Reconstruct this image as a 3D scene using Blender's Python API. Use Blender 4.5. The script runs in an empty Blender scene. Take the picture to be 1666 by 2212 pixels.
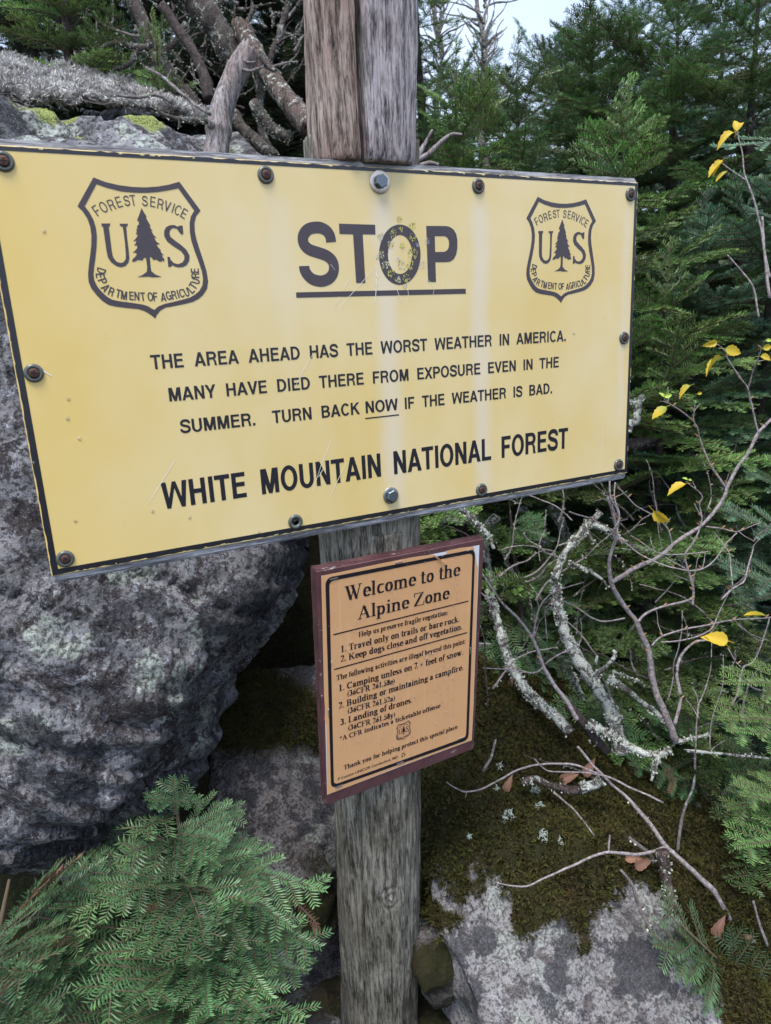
import bpy, bmesh, math, random
import numpy as np
from mathutils import Vector, Matrix, noise
from mathutils.geometry import tessellate_polygon
from math import sin, cos, pi, radians as R

random.seed(7)
scene = bpy.context.scene
col = scene.collection

# ---------------------------------------------------------------- camera, sky, sun, exposure
CAM = Vector((-0.5909056, -1.15793252, 0.04045901))
RW = Matrix(((0.8896679551494132, 0.15757522097172857, -0.428556856573282),
             (-0.4539067719432406, 0.20326611097418845, -0.867554914984346),
             (-0.04959407186679342, 0.9663606665552669, 0.2523638051911001)))
cam_d = bpy.data.cameras.new('camera')
cam = bpy.data.objects.new('camera', cam_d); col.objects.link(cam)
cam.matrix_world = Matrix.Translation(CAM) @ RW.to_4x4()
cam_d.sensor_width = 36; cam_d.lens = 24.706; cam_d.clip_start = 0.05; cam_d.clip_end = 6000
cam_d.dof.use_dof = True; cam_d.dof.focus_distance = 1.45; cam_d.dof.aperture_fstop = 7.0
scene.camera = cam

SUN_EL, SUN_AZ = 69, 222          # azimuth measured clockwise from +Y
world = bpy.data.worlds.new('World'); scene.world = world; world.use_nodes = True
wn = world.node_tree
for n in list(wn.nodes): wn.nodes.remove(n)
sky = wn.nodes.new('ShaderNodeTexSky'); sky.sky_type = 'NISHITA'; sky.sun_disc = False
sky.sun_elevation = R(SUN_EL); sky.sun_rotation = R(SUN_AZ)
sky.altitude = 1200; sky.air_density = 1.0; sky.dust_density = 4.0; sky.ozone_density = 1.2
bg = wn.nodes.new('ShaderNodeBackground'); bg.inputs['Strength'].default_value = 0.15
wo = wn.nodes.new('ShaderNodeOutputWorld')
tcw = wn.nodes.new('ShaderNodeTexCoord'); nzw = wn.nodes.new('ShaderNodeTexNoise'); nzw.inputs['Scale'].default_value = 2.2; nzw.inputs['Detail'].default_value = 5
rw = wn.nodes.new('ShaderNodeValToRGB'); rw.color_ramp.elements[0].position = .3; rw.color_ramp.elements[0].color = (.45, .45, .45, 1); rw.color_ramp.elements[1].position = .7; rw.color_ramp.elements[1].color = (.85, .85, .85, 1)
mxw = wn.nodes.new('ShaderNodeMix'); mxw.data_type = 'RGBA'; mxw.inputs[7].default_value = (4.0, 4.6, 5.7, 1)     # thin bright cloud
wn.links.new(tcw.outputs['Generated'], nzw.inputs['Vector']); wn.links.new(nzw.outputs['Fac'], rw.inputs[0]); wn.links.new(rw.outputs[0], mxw.inputs[0])
wn.links.new(sky.outputs[0], mxw.inputs[6]); wn.links.new(mxw.outputs[2], bg.inputs[0]); wn.links.new(bg.outputs[0], wo.inputs[0])
sun_d = bpy.data.lights.new('sun', 'SUN'); sun_d.energy = 2.3; sun_d.angle = R(24); sun_d.color = (1, .95, .88)
sun = bpy.data.objects.new('sun', sun_d); col.objects.link(sun)
az = R(SUN_AZ)
sd = Vector((sin(az) * cos(R(SUN_EL)), cos(az) * cos(R(SUN_EL)), sin(R(SUN_EL))))
sun.rotation_euler = sd.to_track_quat('Z', 'Y').to_euler()
scene.view_settings.view_transform = 'Standard'; scene.view_settings.look = 'None'
scene.view_settings.gamma = 1; scene.view_settings.use_curve_mapping = False
scene.view_settings.exposure = 0.93
scene.render.engine = 'CYCLES'
scene.cycles.max_bounces = 6; scene.cycles.diffuse_bounces = 3

# ---------------------------------------------------------------- surveying helpers
FPX = 1518.5; KD = 1666 / 3072
def ray(x, y):
    return RW @ Vector(((x - 833) / FPX, (1106 - y) / FPX, -1))
def at(x, y, d):                       # point seen at plate position x, y at distance d along the view axis
    return CAM + ray(x, y) * d
def onY(x, y, Y=0.0):
    r = ray(x, y); return CAM + r * ((Y - CAM.y) / r.y)
def zm(ox, oy, sc):                    # converts a position measured on an enlargement
    return lambda x, y: ((ox + x / sc) * KD, (oy + y / sc) * KD)
Z1 = zm(280, 680, 1666 / 580)          # left shield
ZS = zm(1150, 840, 1666 / 750)         # STOP
ZT = zm(1220, 2120, 1666 / 740)        # tan sign top
ZU = zm(1220, 2580, 1666 / 740)        # tan sign bottom
ZA = zm(0, 0, 1666 / 1536); ZB = zm(1536, 0, 1666 / 1536); ZD = zm(1536, 600, 1666 / 1536)
R6 = zm(1536, 2000, 1666 / 1536); R8 = zm(2300, 1200, 1.8433); ZL = zm(1536, 3000, 1666 / 1536)

# ---------------------------------------------------------------- object helpers
def tag(o, label=None, cat=None, group=None, kind=None):
    if label: o['label'] = label
    if cat: o['category'] = cat
    if group: o['group'] = group
    if kind: o['kind'] = kind
    return o
def empty(name, loc=(0, 0, 0)):
    o = bpy.data.objects.new(name, None); o.location = loc; o.empty_display_size = .05
    col.objects.link(o); return o
def child(o, p):
    o.parent = p
    o.matrix_parent_inverse = Matrix.Translation(p.location).inverted() if p.location.length else Matrix()
    return o
def mesh_obj(name, me, mats=(), parent=None, smooth=False):
    o = bpy.data.objects.new(name, me); col.objects.link(o)
    if not me.materials:
        for m in mats: me.materials.append(m)
    if smooth: me.shade_smooth()
    if parent is not None: child(o, parent)
    return o
def mk(name, verts, faces, mats=(), parent=None, smooth=False, midx=None):
    me = bpy.data.meshes.new(name); me.from_pydata([tuple(v) for v in verts], [], faces)
    for m in mats: me.materials.append(m)
    if midx is not None: me.polygons.foreach_set('material_index', midx)
    me.update()
    return mesh_obj(name, me, (), parent, smooth)
def copy_obj(src, parent=None, name=None):
    c = src.copy(); col.objects.link(c)
    if parent is not None: child(c, parent)
    return c

# ---------------------------------------------------------------- material helpers
class NT:
    def __init__(s, name):
        s.m = bpy.data.materials.new(name); s.m.use_nodes = True
        s.t = s.m.node_tree; s.p = s.t.nodes['Principled BSDF']; s.tc = s.t.nodes.new('ShaderNodeTexCoord')
    def n(s, ty, **kw):
        nd = s.t.nodes.new('ShaderNode' + ty)
        for k, v in kw.items(): setattr(nd, k, v)
        return nd
    def l(s, a, b): s.t.links.new(a, b)
    def coord(s, scale=(1, 1, 1), rot=(0, 0, 0), src=None):
        mp = s.n('Mapping'); mp.inputs['Scale'].default_value = scale; mp.inputs['Rotation'].default_value = rot
        s.l(src or s.tc.outputs['Object'], mp.inputs[0]); return mp.outputs[0]
    def noise(s, scale, detail=5, rough=.6, vec=None, dist=0):
        nd = s.n('TexNoise'); nd.inputs['Scale'].default_value = scale; nd.inputs['Detail'].default_value = detail
        nd.inputs['Roughness'].default_value = rough; nd.inputs['Distortion'].default_value = dist
        s.l(vec or s.tc.outputs['Object'], nd.inputs['Vector']); return nd.outputs['Fac']
    def vor(s, scale, vec=None, feature='F1', out='Distance'):
        nd = s.n('TexVoronoi', feature=feature); nd.inputs['Scale'].default_value = scale
        s.l(vec or s.tc.outputs['Object'], nd.inputs['Vector']); return nd.outputs[out]
    def ramp(s, fac, stops):
        nd = s.n('ValToRGB'); cr = nd.color_ramp
        while len(cr.elements) < len(stops): cr.elements.new(.5)
        for e, (p, c) in zip(cr.elements, stops):
            e.position = p; e.color = (c[0], c[1], c[2], 1) if hasattr(c, '__len__') else (c, c, c, 1)
        s.l(fac, nd.inputs[0]); return nd.outputs[0]
    def mix(s, fac, a, b, mode='MIX'):
        nd = s.n('Mix', data_type='RGBA', blend_type=mode)
        for v, i in ((fac, 0), (a, 6), (b, 7)):
            if hasattr(v, 'is_output'): s.l(v, nd.inputs[i])
            elif i == 0: nd.inputs[0].default_value = v
            else: nd.inputs[i].default_value = (v[0], v[1], v[2], 1)
        return nd.outputs[2]
    def math(s, op, a, b=0.5, clamp=False):
        nd = s.n('Math', operation=op, use_clamp=clamp)
        for i, v in enumerate((a, b)):
            if hasattr(v, 'is_output'): s.l(v, nd.inputs[i])
            else: nd.inputs[i].default_value = v
        return nd.outputs[0]
    def attr(s, name):
        nd = s.n('Attribute', attribute_name=name); return nd.outputs['Fac']
    def bump(s, h, strength=.5, dist=.01, prev=None):
        nd = s.n('Bump'); nd.inputs['Strength'].default_value = strength; nd.inputs['Distance'].default_value = dist
        s.l(h, nd.inputs['Height'])
        if prev: s.l(prev, nd.inputs['Normal'])
        return nd.outputs[0]
    def out(s, color=None, rough=.7, normal=None, metal=0, spec=.5):
        if color is not None:
            if hasattr(color, 'is_output'): s.l(color, s.p.inputs['Base Color'])
            else: s.p.inputs['Base Color'].default_value = (*color, 1)
        if hasattr(rough, 'is_output'): s.l(rough, s.p.inputs['Roughness'])
        else: s.p.inputs['Roughness'].default_value = rough
        if normal: s.l(normal, s.p.inputs['Normal'])
        s.p.inputs['Metallic'].default_value = metal
        s.p.inputs['Specular IOR Level'].default_value = spec
        return s.m

def simple(name, c, rough=.6, metal=0, var=.25, scale=60, bump=0, spec=.5):
    t = NT(name); f = t.noise(scale)
    cc = t.mix(f, [x * (1 - var) for x in c], [min(1, x * (1 + var)) for x in c])
    return t.out(cc, rough, t.bump(f, bump, .002) if bump else None, metal, spec)

# sign face: weathered yellow sheet with pale wash streaks and deeper yellow stains
t = NT('yellow_sign_face')
sep = t.n('SeparateXYZ'); t.l(t.tc.outputs['Object'], sep.inputs[0])
X, Zc = sep.outputs[0], sep.outputs[2]
wob = t.math('MULTIPLY', t.math('SUBTRACT', t.noise(9, 3, .5), .5), .03)
Xw = t.math('ADD', X, wob)
def band(x0, w, lo, hi):
    d = t.math('ABSOLUTE', t.math('SUBTRACT', Xw, x0))
    a = t.math('SUBTRACT', 1, t.math('DIVIDE', d, w), True)
    m = t.n('MapRange'); m.inputs[1].default_value = lo; m.inputs[2].default_value = lo + .12; t.l(Zc, m.inputs[0])
    m2 = t.n('MapRange'); m2.inputs[1].default_value = hi; m2.inputs[2].default_value = hi - .03; t.l(Zc, m2.inputs[0])
    return t.math('MULTIPLY', t.math('MULTIPLY', t.math('SMOOTH_MIN', a, .8), m.outputs[0]), m2.outputs[0])
streak = t.math('MAXIMUM', t.math('MAXIMUM', band(0.005, .030, -.34, .27), band(.205, .028, -.36, .27)), t.math('MAXIMUM', t.math('MULTIPLY', band(-.185, .03, 0.0, .27), .45), t.math('MULTIPLY', band(.572, .014, -.25, .26), .6)))
stain = t.noise(4.5, 4, .55, t.coord((1, 1, .8)))
base = t.mix(t.ramp(stain, [(.38, 0), (.68, 1)]), (.75, .61, .33), (.71, .53, .20))
lft = t.n('MapRange'); lft.inputs[1].default_value = -.25; lft.inputs[2].default_value = -.62; t.l(Xw, lft.inputs[0])
base = t.mix(t.math('MULTIPLY', lft.outputs[0], .55), base, (.78, .55, .13))
base = t.mix(t.math('MULTIPLY', streak, .62), base, (.72, .67, .62))
spk = t.ramp(t.vor(55), [(.0, 1), (.035, 0)])
base = t.mix(t.math('MULTIPLY', spk, .35), base, (.25, .2, .12))
fine = t.noise(220, 3, .6)
base = t.mix(t.math('MULTIPLY', fine, .12), base, (.62, .5, .25))
M_yellow = t.out(base, t.ramp(t.noise(14, 5, .6), [(.3, .26), (.7, .40)]), t.bump(t.noise(6, 3, .5), .12, .004), 0, .55)

M_black = simple('sign_black_print', (.012, .012, .02), .33, 0, .3, 40, 0, .6)
M_sheen_print = simple('sky_sheen_print', (.048, .036, .046), .38, 0, .3, 40, 0, .6)  # sky sheen on heading and shields put into a lighter, browner black
M_blackb = simple('black_border_print', (.012, .012, .019), .36, 0, .3, 40, 0, .6)
M_chip = simple('chipped_yellow', (.72, .62, .25), .6)
M_scratch = simple('scratch_pale', (.82, .82, .74), .5)
M_scuffp = simple('scuff_bare_metal', (.55, .60, .66), .4)
M_scuffy = simple('scuff_yellow', (.62, .58, .12), .6)
M_scuffd = simple('scuff_olive', (.22, .2, .08), .6)

def wood(name, dark, light, sc=1.0, stretch=.06, tintn=(.3, .35, .3), lich=0.0, rough=.85, depth=.004, axis=2):
    t = NT(name)
    s = [1, 1, 1]; s[axis] = stretch
    v = t.coord(tuple(s))
    g1 = t.noise(90 * sc, 8, .72, v, .2); g2 = t.noise(330 * sc, 4, .8, v)
    g3 = t.noise(7 * sc, 4, .6)
    g = t.math('ADD', t.math('MULTIPLY', g1, .6), t.math('MULTIPLY', g2, .4))
    c = t.ramp(g, [(.40, dark), (.475, [.42 * (a + b) for a, b in zip(dark, light)]), (.55, light)])
    c = t.mix(t.ramp(g3, [(.42, 0), (.62, 1)]), c, tintn, 'MULTIPLY')
    crack = t.ramp(t.noise(34 * sc, 3, .5, t.coord(tuple(x * (1 if i != axis else .45) for i, x in enumerate(s)))), [(.485, 1), (.5, 0), (.515, 1)])
    c = t.mix(t.math('MULTIPLY', t.math('SUBTRACT', 1, crack), .7), c, [x * .3 for x in dark])
    nb = t.bump(g, 1.0, depth * 1.6)
    if lich:
        lm = t.ramp(t.noise(38, 6, .75, None, .6), [(.60 - lich * .12, 0), (.63 - lich * .12, 1)])
        lc = t.mix(t.noise(160, 3), (.28, .31, .27), (.62, .65, .6))
        c = t.mix(lm, c, lc); nb = t.bump(lm, .6, .004, nb)
    return t.out(c, rough, nb, 0, .25)
M_postU = wood('weathered_post_wood', (.04, .028, .024), (.50, .40, .35), 1, .10, (.75, .68, .66))
M_postR = wood('bleached_post_wood', (.06, .052, .058), (.74, .68, .69), 1, .10, (.68, .62, .62))
M_postL = wood('lower_post_wood', (.035, .032, .026), (.32, .30, .25), 1.1, .10, (.6, .6, .56), 0)
M_ply = wood('grey_plywood_edge', (.14, .14, .15), (.50, .50, .53), 1.2, .08, (.8, .8, .82), 0, .8, .002, 0)
M_snag = wood('grey_snag_wood', (.09, .08, .085), (.42, .38, .38), 1.1, .10, (.7, .64, .62))
M_log = wood('dark_log_wood', (.014, .011, .011), (.17, .13, .115), .8, .2, (.6, .55, .52), .3)

def bark(name, dark, light, lich, lc1=(.20, .22, .19), lc2=(.52, .55, .5), fine=1.0):
    t = NT(name)
    a = t.noise(55 * fine, 6, .7); b = t.noise(230 * fine, 3, .7)
    c = t.mix(t.ramp(a, [(.35, 0), (.65, 1)]), dark, light)
    lm = t.ramp(t.noise(26 * fine, 7, .8, None, .8), [(.66 - lich * .3, 0), (.70 - lich * .3, 1)])
    c = t.mix(lm, c, t.mix(t.ramp(b, [(.35, 0), (.65, 1)]), lc1, lc2))
    nb = t.bump(a, .8, .006); nb = t.bump(lm, .7, .004, nb); nb = t.bump(b, .6, .002, nb)
    return t.out(c, .9, nb, 0, .2)
M_bark_lichen = bark('lichen_bark', (.028, .022, .021), (.11, .09, .082), .42, (.15, .16, .145), (.42, .44, .40))
M_bark_dark = bark('dark_bark', (.022, .018, .018), (.085, .065, .06), .22)
M_bark_mid = bark('grey_twig_bark', (.06, .05, .05), (.25, .22, .22), .42)
M_birch = bark('birch_twig_bark', (.15, .12, .12), (.46, .41, .42), .25, (.2, .2, .2), (.5, .48, .46), 2)
M_bud = simple('birch_bud', (.30, .17, .08), .6)
M_lichen = simple('pale_lichen', (.30, .32, .27), .9, 0, .75, 70)
M_lichen_d = simple('dull_lichen', (.22, .22, .19), .9, 0, .5, 90)

def needle(name, dark, mid, tip):
    t = NT(name); tone = t.attr('tone'); oi = t.n('ObjectInfo')
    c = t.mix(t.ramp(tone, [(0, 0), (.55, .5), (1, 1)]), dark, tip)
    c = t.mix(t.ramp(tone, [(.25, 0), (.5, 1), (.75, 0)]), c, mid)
    hs = t.n('HueSaturation'); t.l(c, hs.inputs['Color'])
    mr = t.n('MapRange'); mr.inputs[3].default_value = .485; mr.inputs[4].default_value = .52; t.l(oi.outputs['Random'], mr.inputs[0]); t.l(mr.outputs[0], hs.inputs['Hue'])
    mr = t.n('MapRange'); mr.inputs[3].default_value = .6; mr.inputs[4].default_value = 1.5; t.l(t.math('FRACT', t.math('MULTIPLY', oi.outputs['Random'], 7.31)), mr.inputs[0]); t.l(mr.outputs[0], hs.inputs['Value'])
    m = t.out(hs.outputs[0], .42, None, 0, .5)
    t.p.inputs['Transmission Weight'].default_value = 0
    tr = t.n('BsdfTranslucent'); t.l(hs.outputs[0], tr.inputs[0])
    ms = t.n('MixShader'); ms.inputs[0].default_value = .12
    t.l(t.p.outputs[0], ms.inputs[1]); t.l(tr.outputs[0], ms.inputs[2])
    t.l(ms.outputs[0], t.t.nodes['Material Output'].inputs[0])
    return m
M_needle = needle('fir_needles', (.03, .075, .03), (.09, .19, .065), (.28, .40, .11))
M_needle_blue = needle('fir_needles_blue', (.04, .10, .075), (.13, .26, .15), (.28, .43, .20))  # bluish needles, paled so their colour carries the haze on far firs
M_needle_bright = needle('fir_needles_bright', (.05, .11, .035), (.14, .26, .07), (.34, .48, .13))
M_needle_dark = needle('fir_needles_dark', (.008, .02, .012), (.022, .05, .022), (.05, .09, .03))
M_needle_dead = simple('dead_needles', (.17, .085, .05), .8)
M_twig = simple('fir_twig', (.09, .065, .04), .85)

# ---------------------------------------------------------------- lettering
def crm(pts, n=4):
    out = []
    for i in range(len(pts) - 1):
        p0 = pts[max(i - 1, 0)]; p1 = pts[i]; p2 = pts[i + 1]; p3 = pts[min(i + 2, len(pts) - 1)]
        for k in range(n):
            u = k / n
            out.append(tuple(.5 * ((2 * b) + (-a + c) * u + (2 * a - 5 * b + 4 * c - d) * u * u + (-a + 3 * b - 3 * c + d) * u ** 3) for a, b, c, d in zip(p0, p1, p2, p3)))
    out.append(tuple(pts[-1])); return out

FLAT = [0]
def poly_mesh(name, loops, frame, mat, parent, thick=.0004, lift=0.0):
    """flat print: loops of (x, z) on a surface frame(x, z, h) -> world"""
    v3 = [[Vector((p[0], p[1], 0)) for p in lp] for lp in loops]
    tris = tessellate_polygon(v3); flat = [p for lp in loops for p in lp]
    return [frame(p[0], p[1], thick + lift) for p in flat], [tuple(t) for t in tris]
class Pr:
    """collects flat print and builds it as one mesh just proud of the surface"""
    def __init__(s): s.v = []; s.f = []; s.k = 0
    def loops(s, loops, lift=0.0):
        v3 = [[Vector((p[0], p[1], 0)) for p in lp] for lp in loops]
        tris = tessellate_polygon(v3); flat = [p for lp in loops for p in lp]; o = len(s.v)
        s.v += [(p[0], p[1], lift) for p in flat]
        for a, b, c in tris:
            A, B, C_ = flat[a], flat[b], flat[c]
            cr = (B[0] - A[0]) * (C_[1] - A[1]) - (B[1] - A[1]) * (C_[0] - A[0])
            if abs(cr) < 1e-14: continue
            s.f.append((a + o, b + o, c + o) if cr > 0 else (a + o, c + o, b + o))
    def quad(s, p):
        s.loops([p], (s.k % 9) * 4e-6); s.k += 1
    def hull(s, pts):
        pts = sorted(set((round(a, 7), round(b, 7)) for a, b in pts))
        if len(pts) < 3: return
        def half(P):
            h = []
            for p in P:
                while len(h) >= 2 and (h[-1][0] - h[-2][0]) * (p[1] - h[-2][1]) - (h[-1][1] - h[-2][1]) * (p[0] - h[-2][0]) <= 0: h.pop()
                h.append(p)
            return h
        lo = half(pts); up = half(pts[::-1]); h = lo[:-1] + up[:-1]
        if len(h) < 3: return
        o = len(s.v); z = (s.k % 11) * 5e-6; s.k += 1
        s.v += [(a, b, z) for a, b in h]; s.f.append(tuple(range(o, o + len(h))))
    def stroke(s, pts, w):
        n = len(pts); L = []; Rr = []
        for i in range(n):
            a = pts[max(i - 1, 0)]; b = pts[min(i + 1, n - 1)]
            dx, dy = b[0] - a[0], b[1] - a[1]; d = math.hypot(dx, dy) or 1
            L.append((pts[i][0] - dy / d * w / 2, pts[i][1] + dx / d * w / 2)); Rr.append((pts[i][0] + dy / d * w / 2, pts[i][1] - dx / d * w / 2))
        s.loops([L + Rr[::-1]])
    def build(s, name, frame, mat, parent, thick=.0004):
        return mk(name, [frame(a, b, thick + c) for a, b, c in s.v], s.f, [mat], parent)

_fc = {}
def glyph(body, off=0.0, wsp=1.0, csp=1.0):
    key = (body, off, wsp, csp)
    if key in _fc: return _fc[key]
    cu = bpy.data.curves.new('tmp', 'FONT'); cu.body = body; cu.size = 1; cu.offset = off; cu.space_word = wsp; cu.space_character = csp
    cu.resolution_u = 4
    o = bpy.data.objects.new('tmp', cu); col.objects.link(o)
    dg = bpy.context.evaluated_depsgraph_get(); me = bpy.data.meshes.new_from_object(o.evaluated_get(dg))
    v = [(p.co.x, p.co.y) for p in me.vertices]; f = [tuple(p.vertices) for p in me.polygons]
    bpy.data.objects.remove(o); bpy.data.curves.remove(cu); bpy.data.meshes.remove(me)
    _fc[key] = (v, f); return v, f
_capv, _ = glyph('H'); CAPH = max(p[1] for p in _capv)
def text_between(pr, body, p0, p1, cap, off=.012, wsp=1.0, csp=1.0, up=(0, 1)):
    v, f = glyph(body, off, wsp, csp)
    x0 = min(p[0] for p in v); x1 = max(p[0] for p in v)
    dx, dy = (p1[0] - p0[0]) / (x1 - x0), (p1[1] - p0[1]) / (x1 - x0); sy = cap / (CAPH + off)
    o = len(pr.v)
    pr.v += [(p0[0] + (a - x0) * dx, p0[1] + (a - x0) * dy + (b) * sy, 0) for a, b in v]; pr.f += [tuple(i + o for i in q) for q in f]
# upright grotesque capitals assembled from stems, bars, diagonals and elliptical bowls
ADV = dict(A=1.0, B=.98, C=1.0, D=1.0, E=.90, F=.84, G=1.06, H=1.0, I=.40, K=1.0, L=.82, M=1.16, N=1.0, O=1.08, P=.93, R=1.0, S=.93, T=.86, U=1.0, V=.93, W=1.32, X=.93, Y=.93)
ADV['.'] = .38; ADV[' '] = .62
def caps_glyph(ch, s=.2, h=.165):
    P = []
    V = lambda x, y0=0, y1=1: P.append([(x, y0), (x + s, y0), (x + s, y1), (x, y1)])
    Hz = lambda x0, x1, y: P.append([(x0, y), (x1, y), (x1, y + h), (x0, y + h)])
    D = lambda x0, y0, x1, y1, w=s * 1.06: P.append([(x0, y0), (x0 + w, y0), (x1 + w, y1), (x1, y1)])
    def A(cx, cy, rx, ry, a0, a1, n=12):
        pts = [(R(a0 + (a1 - a0) * i / n)) for i in range(n + 1)]
        for a, b in zip(pts[:-1], pts[1:]):
            P.append([(cx + rx * cos(a), cy + ry * sin(a)), (cx + rx * cos(b), cy + ry * sin(b)), (cx + (rx - s) * cos(b), cy + (ry - h) * sin(b)), (cx + (rx - s) * cos(a), cy + (ry - h) * sin(a))])
    L = .08
    if ch == 'A': D(.0, 0, .39, 1, s * 1.12); D(.78, 0, .39, 1, s * 1.12); P[0] = [(.01, 0), (.01 + s * 1.1, 0), (.58, .98), (.60, 1), (.385, 1)]; P[1] = [(.99, 0), (.99 - s * 1.1, 0), (.42, .98), (.40, 1), (.615, 1)]; Hz(.26, .74, .21)
    elif ch == 'B': V(L); Hz(L, .55, 0); Hz(L, .52, 1 - h); Hz(L, .54, .5 - h * .35); A(.54, .74, .34, .26, -90, 90, 8); A(.56, .295, .37, .295, -90, 90, 8)
    elif ch == 'C': A(.53, .5, .47, .52, 40, 320, 18)
    elif ch == 'D': V(L); Hz(L, .45, 0); Hz(L, .45, 1 - h); A(.45, .5, .49, .5, -90, 90, 12)
    elif ch == 'E': V(L); Hz(L, .84, 0); Hz(L, .82, 1 - h); Hz(L, .78, .45)
    elif ch == 'F': V(L); Hz(L, .80, 1 - h); Hz(L, .72, .42)
    elif ch == 'G': A(.53, .5, .48, .52, 40, 325, 18); Hz(.56, .97, .38); V(.97 - s * .9, 0, .5)
    elif ch == 'H': V(L); V(.92 - s); Hz(L, .9, .44)
    elif ch == 'I': V(.10)
    elif ch == 'K': V(L); P.append([(L + s * .8, .34), (L + s * .8, .60), (.72, 1), (.97, 1)]); P.append([(.42, .62), (.58, .74), (1.0, 0), (.75, 0)]); P[-1] = [(.36, .55), (.52, .70), (1.0, 0), (.75, 0)]
    elif ch == 'L': V(L); Hz(L, .80, 0)
    elif ch == 'M': V(L); V(1.08 - s); P.append([(L, 1), (L + s * 1.4, 1), (.68, 0), (.48, 0)]); P.append([(1.08, 1), (1.08 - s * 1.4, 1), (.48, 0), (.68, 0)])
    elif ch == 'N': V(L); V(.92 - s); P.append([(L, 1), (L + s * 1.05, 1), (.92, 0), (.92 - s * 1.05, 0)])
    elif ch == 'O': A(.54, .5, .49, .52, 0, 360, 26)
    elif ch == 'P': V(L); Hz(L, .56, 1 - h); Hz(L, .56, .38); A(.56, .69, .34, .31, -90, 90, 10)
    elif ch == 'R': V(L); Hz(L, .58, 1 - h); Hz(L, .58, .42); A(.58, .71, .34, .29, -90, 90, 10); P.append([(.5, .48), (.72, .50), (.86, .32), (.90, .04), (.97, 0), (.72, 0), (.68, .30), (.62, .42)])
    elif ch == 'S':
        c = crm([(.81,.70),(.79,.80),(.68,.895),(.47,.93),(.26,.88),(.165,.76),(.18,.65),(.30,.575),(.5,.52),(.70,.45),(.79,.34),(.785,.20),(.66,.10),(.46,.072),(.25,.115),(.14,.22),(.12,.315)], 2); w = (s + h) / 2
        for a, b in zip(c[:-1], c[1:]):
            dx, dy = b[0] - a[0], b[1] - a[1]; d = math.hypot(dx, dy); nx_, ny_ = -dy / d * w / 2, dx / d * w / 2; e = .18
            P.append([(a[0] - dx * e + nx_, a[1] - dy * e + ny_), (b[0] + dx * e + nx_, b[1] + dy * e + ny_), (b[0] + dx * e - nx_, b[1] + dy * e - ny_), (a[0] - dx * e - nx_, a[1] - dy * e - ny_)])
    elif ch == 'T': V(.43 - s / 2); Hz(.02, .84, 1 - h)
    elif ch == 'U': V(L, .34, 1); V(.92 - s, .34, 1); A(.5, .36, .42, .38, 180, 360, 12)
    elif ch == 'V': P.append([(0, 1), (s * 1.1, 1), (.56, 0), (.36, 0)]); P.append([(.92, 1), (.92 - s * 1.1, 1), (.36, 0), (.56, 0)])
    elif ch == 'W': 
        for a, b in ((0, .28), (1.3, 1.02)): P.append([(a, 1), (a + (s * 1.05 if a == 0 else -s * 1.05), 1), (b + .10, 0), (b - .10, 0)])
        P.append([(.56, 1), (.74, 1), (.38, 0), (.18, 0)]); P.append([(.56, 1), (.74, 1), (1.12, 0), (.92, 0)])
    elif ch == 'X': P.append([(0, 1), (.24, 1), (.93, 0), (.69, 0)]); P.append([(.93, 1), (.69, 1), (0, 0), (.24, 0)])
    elif ch == 'Y': V(.465 - s / 2, 0, .48); P.append([(0, 1), (.24, 1), (.465 + s / 2, .42), (.465 - s / 2, .38)]); P.append([(.93, 1), (.69, 1), (.465 - s / 2, .42), (.465 + s / 2, .38)])
    elif ch == '.': P.append([(.08, 0), (.08 + s, 0), (.08 + s, s * .95), (.08, s * .95)])
    return P
def caps_text(pr, body, p0, p1, cap, s=.2, h=.165, space=.62):
    adv = lambda c: space if c == ' ' else ADV[c]
    W = sum(adv(c) for c in body) - .14; ux = (p1[0] - p0[0]) / W; x = -.07
    for c in body:
        for q in caps_glyph(c, s, h): pr.hull([(p0[0] + (x + a) * ux, p0[1] + b * cap) for a, b in q]) if c != 'R' or len(q) < 6 else pr.loops([[(p0[0] + (x + a) * ux, p0[1] + b * cap) for a, b in q]], 3e-5)
        x += adv(c)
def char_at(pr, ch, cx, cz, ang, w, h_, off=.01, s=.17, hh=.12):
    ca, sa = cos(ang), sin(ang); W = ADV[ch]
    for q in caps_glyph(ch, s, hh):
        pts = []
        for a, b in q:
            a = (a - W / 2) * w; b = (b - .5) * h_
            pts.append((cx + a * ca - b * sa, cz + a * sa + b * ca))
        pr.hull(pts) if len(q) < 6 else pr.loops([pts], 3e-5)

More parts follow.
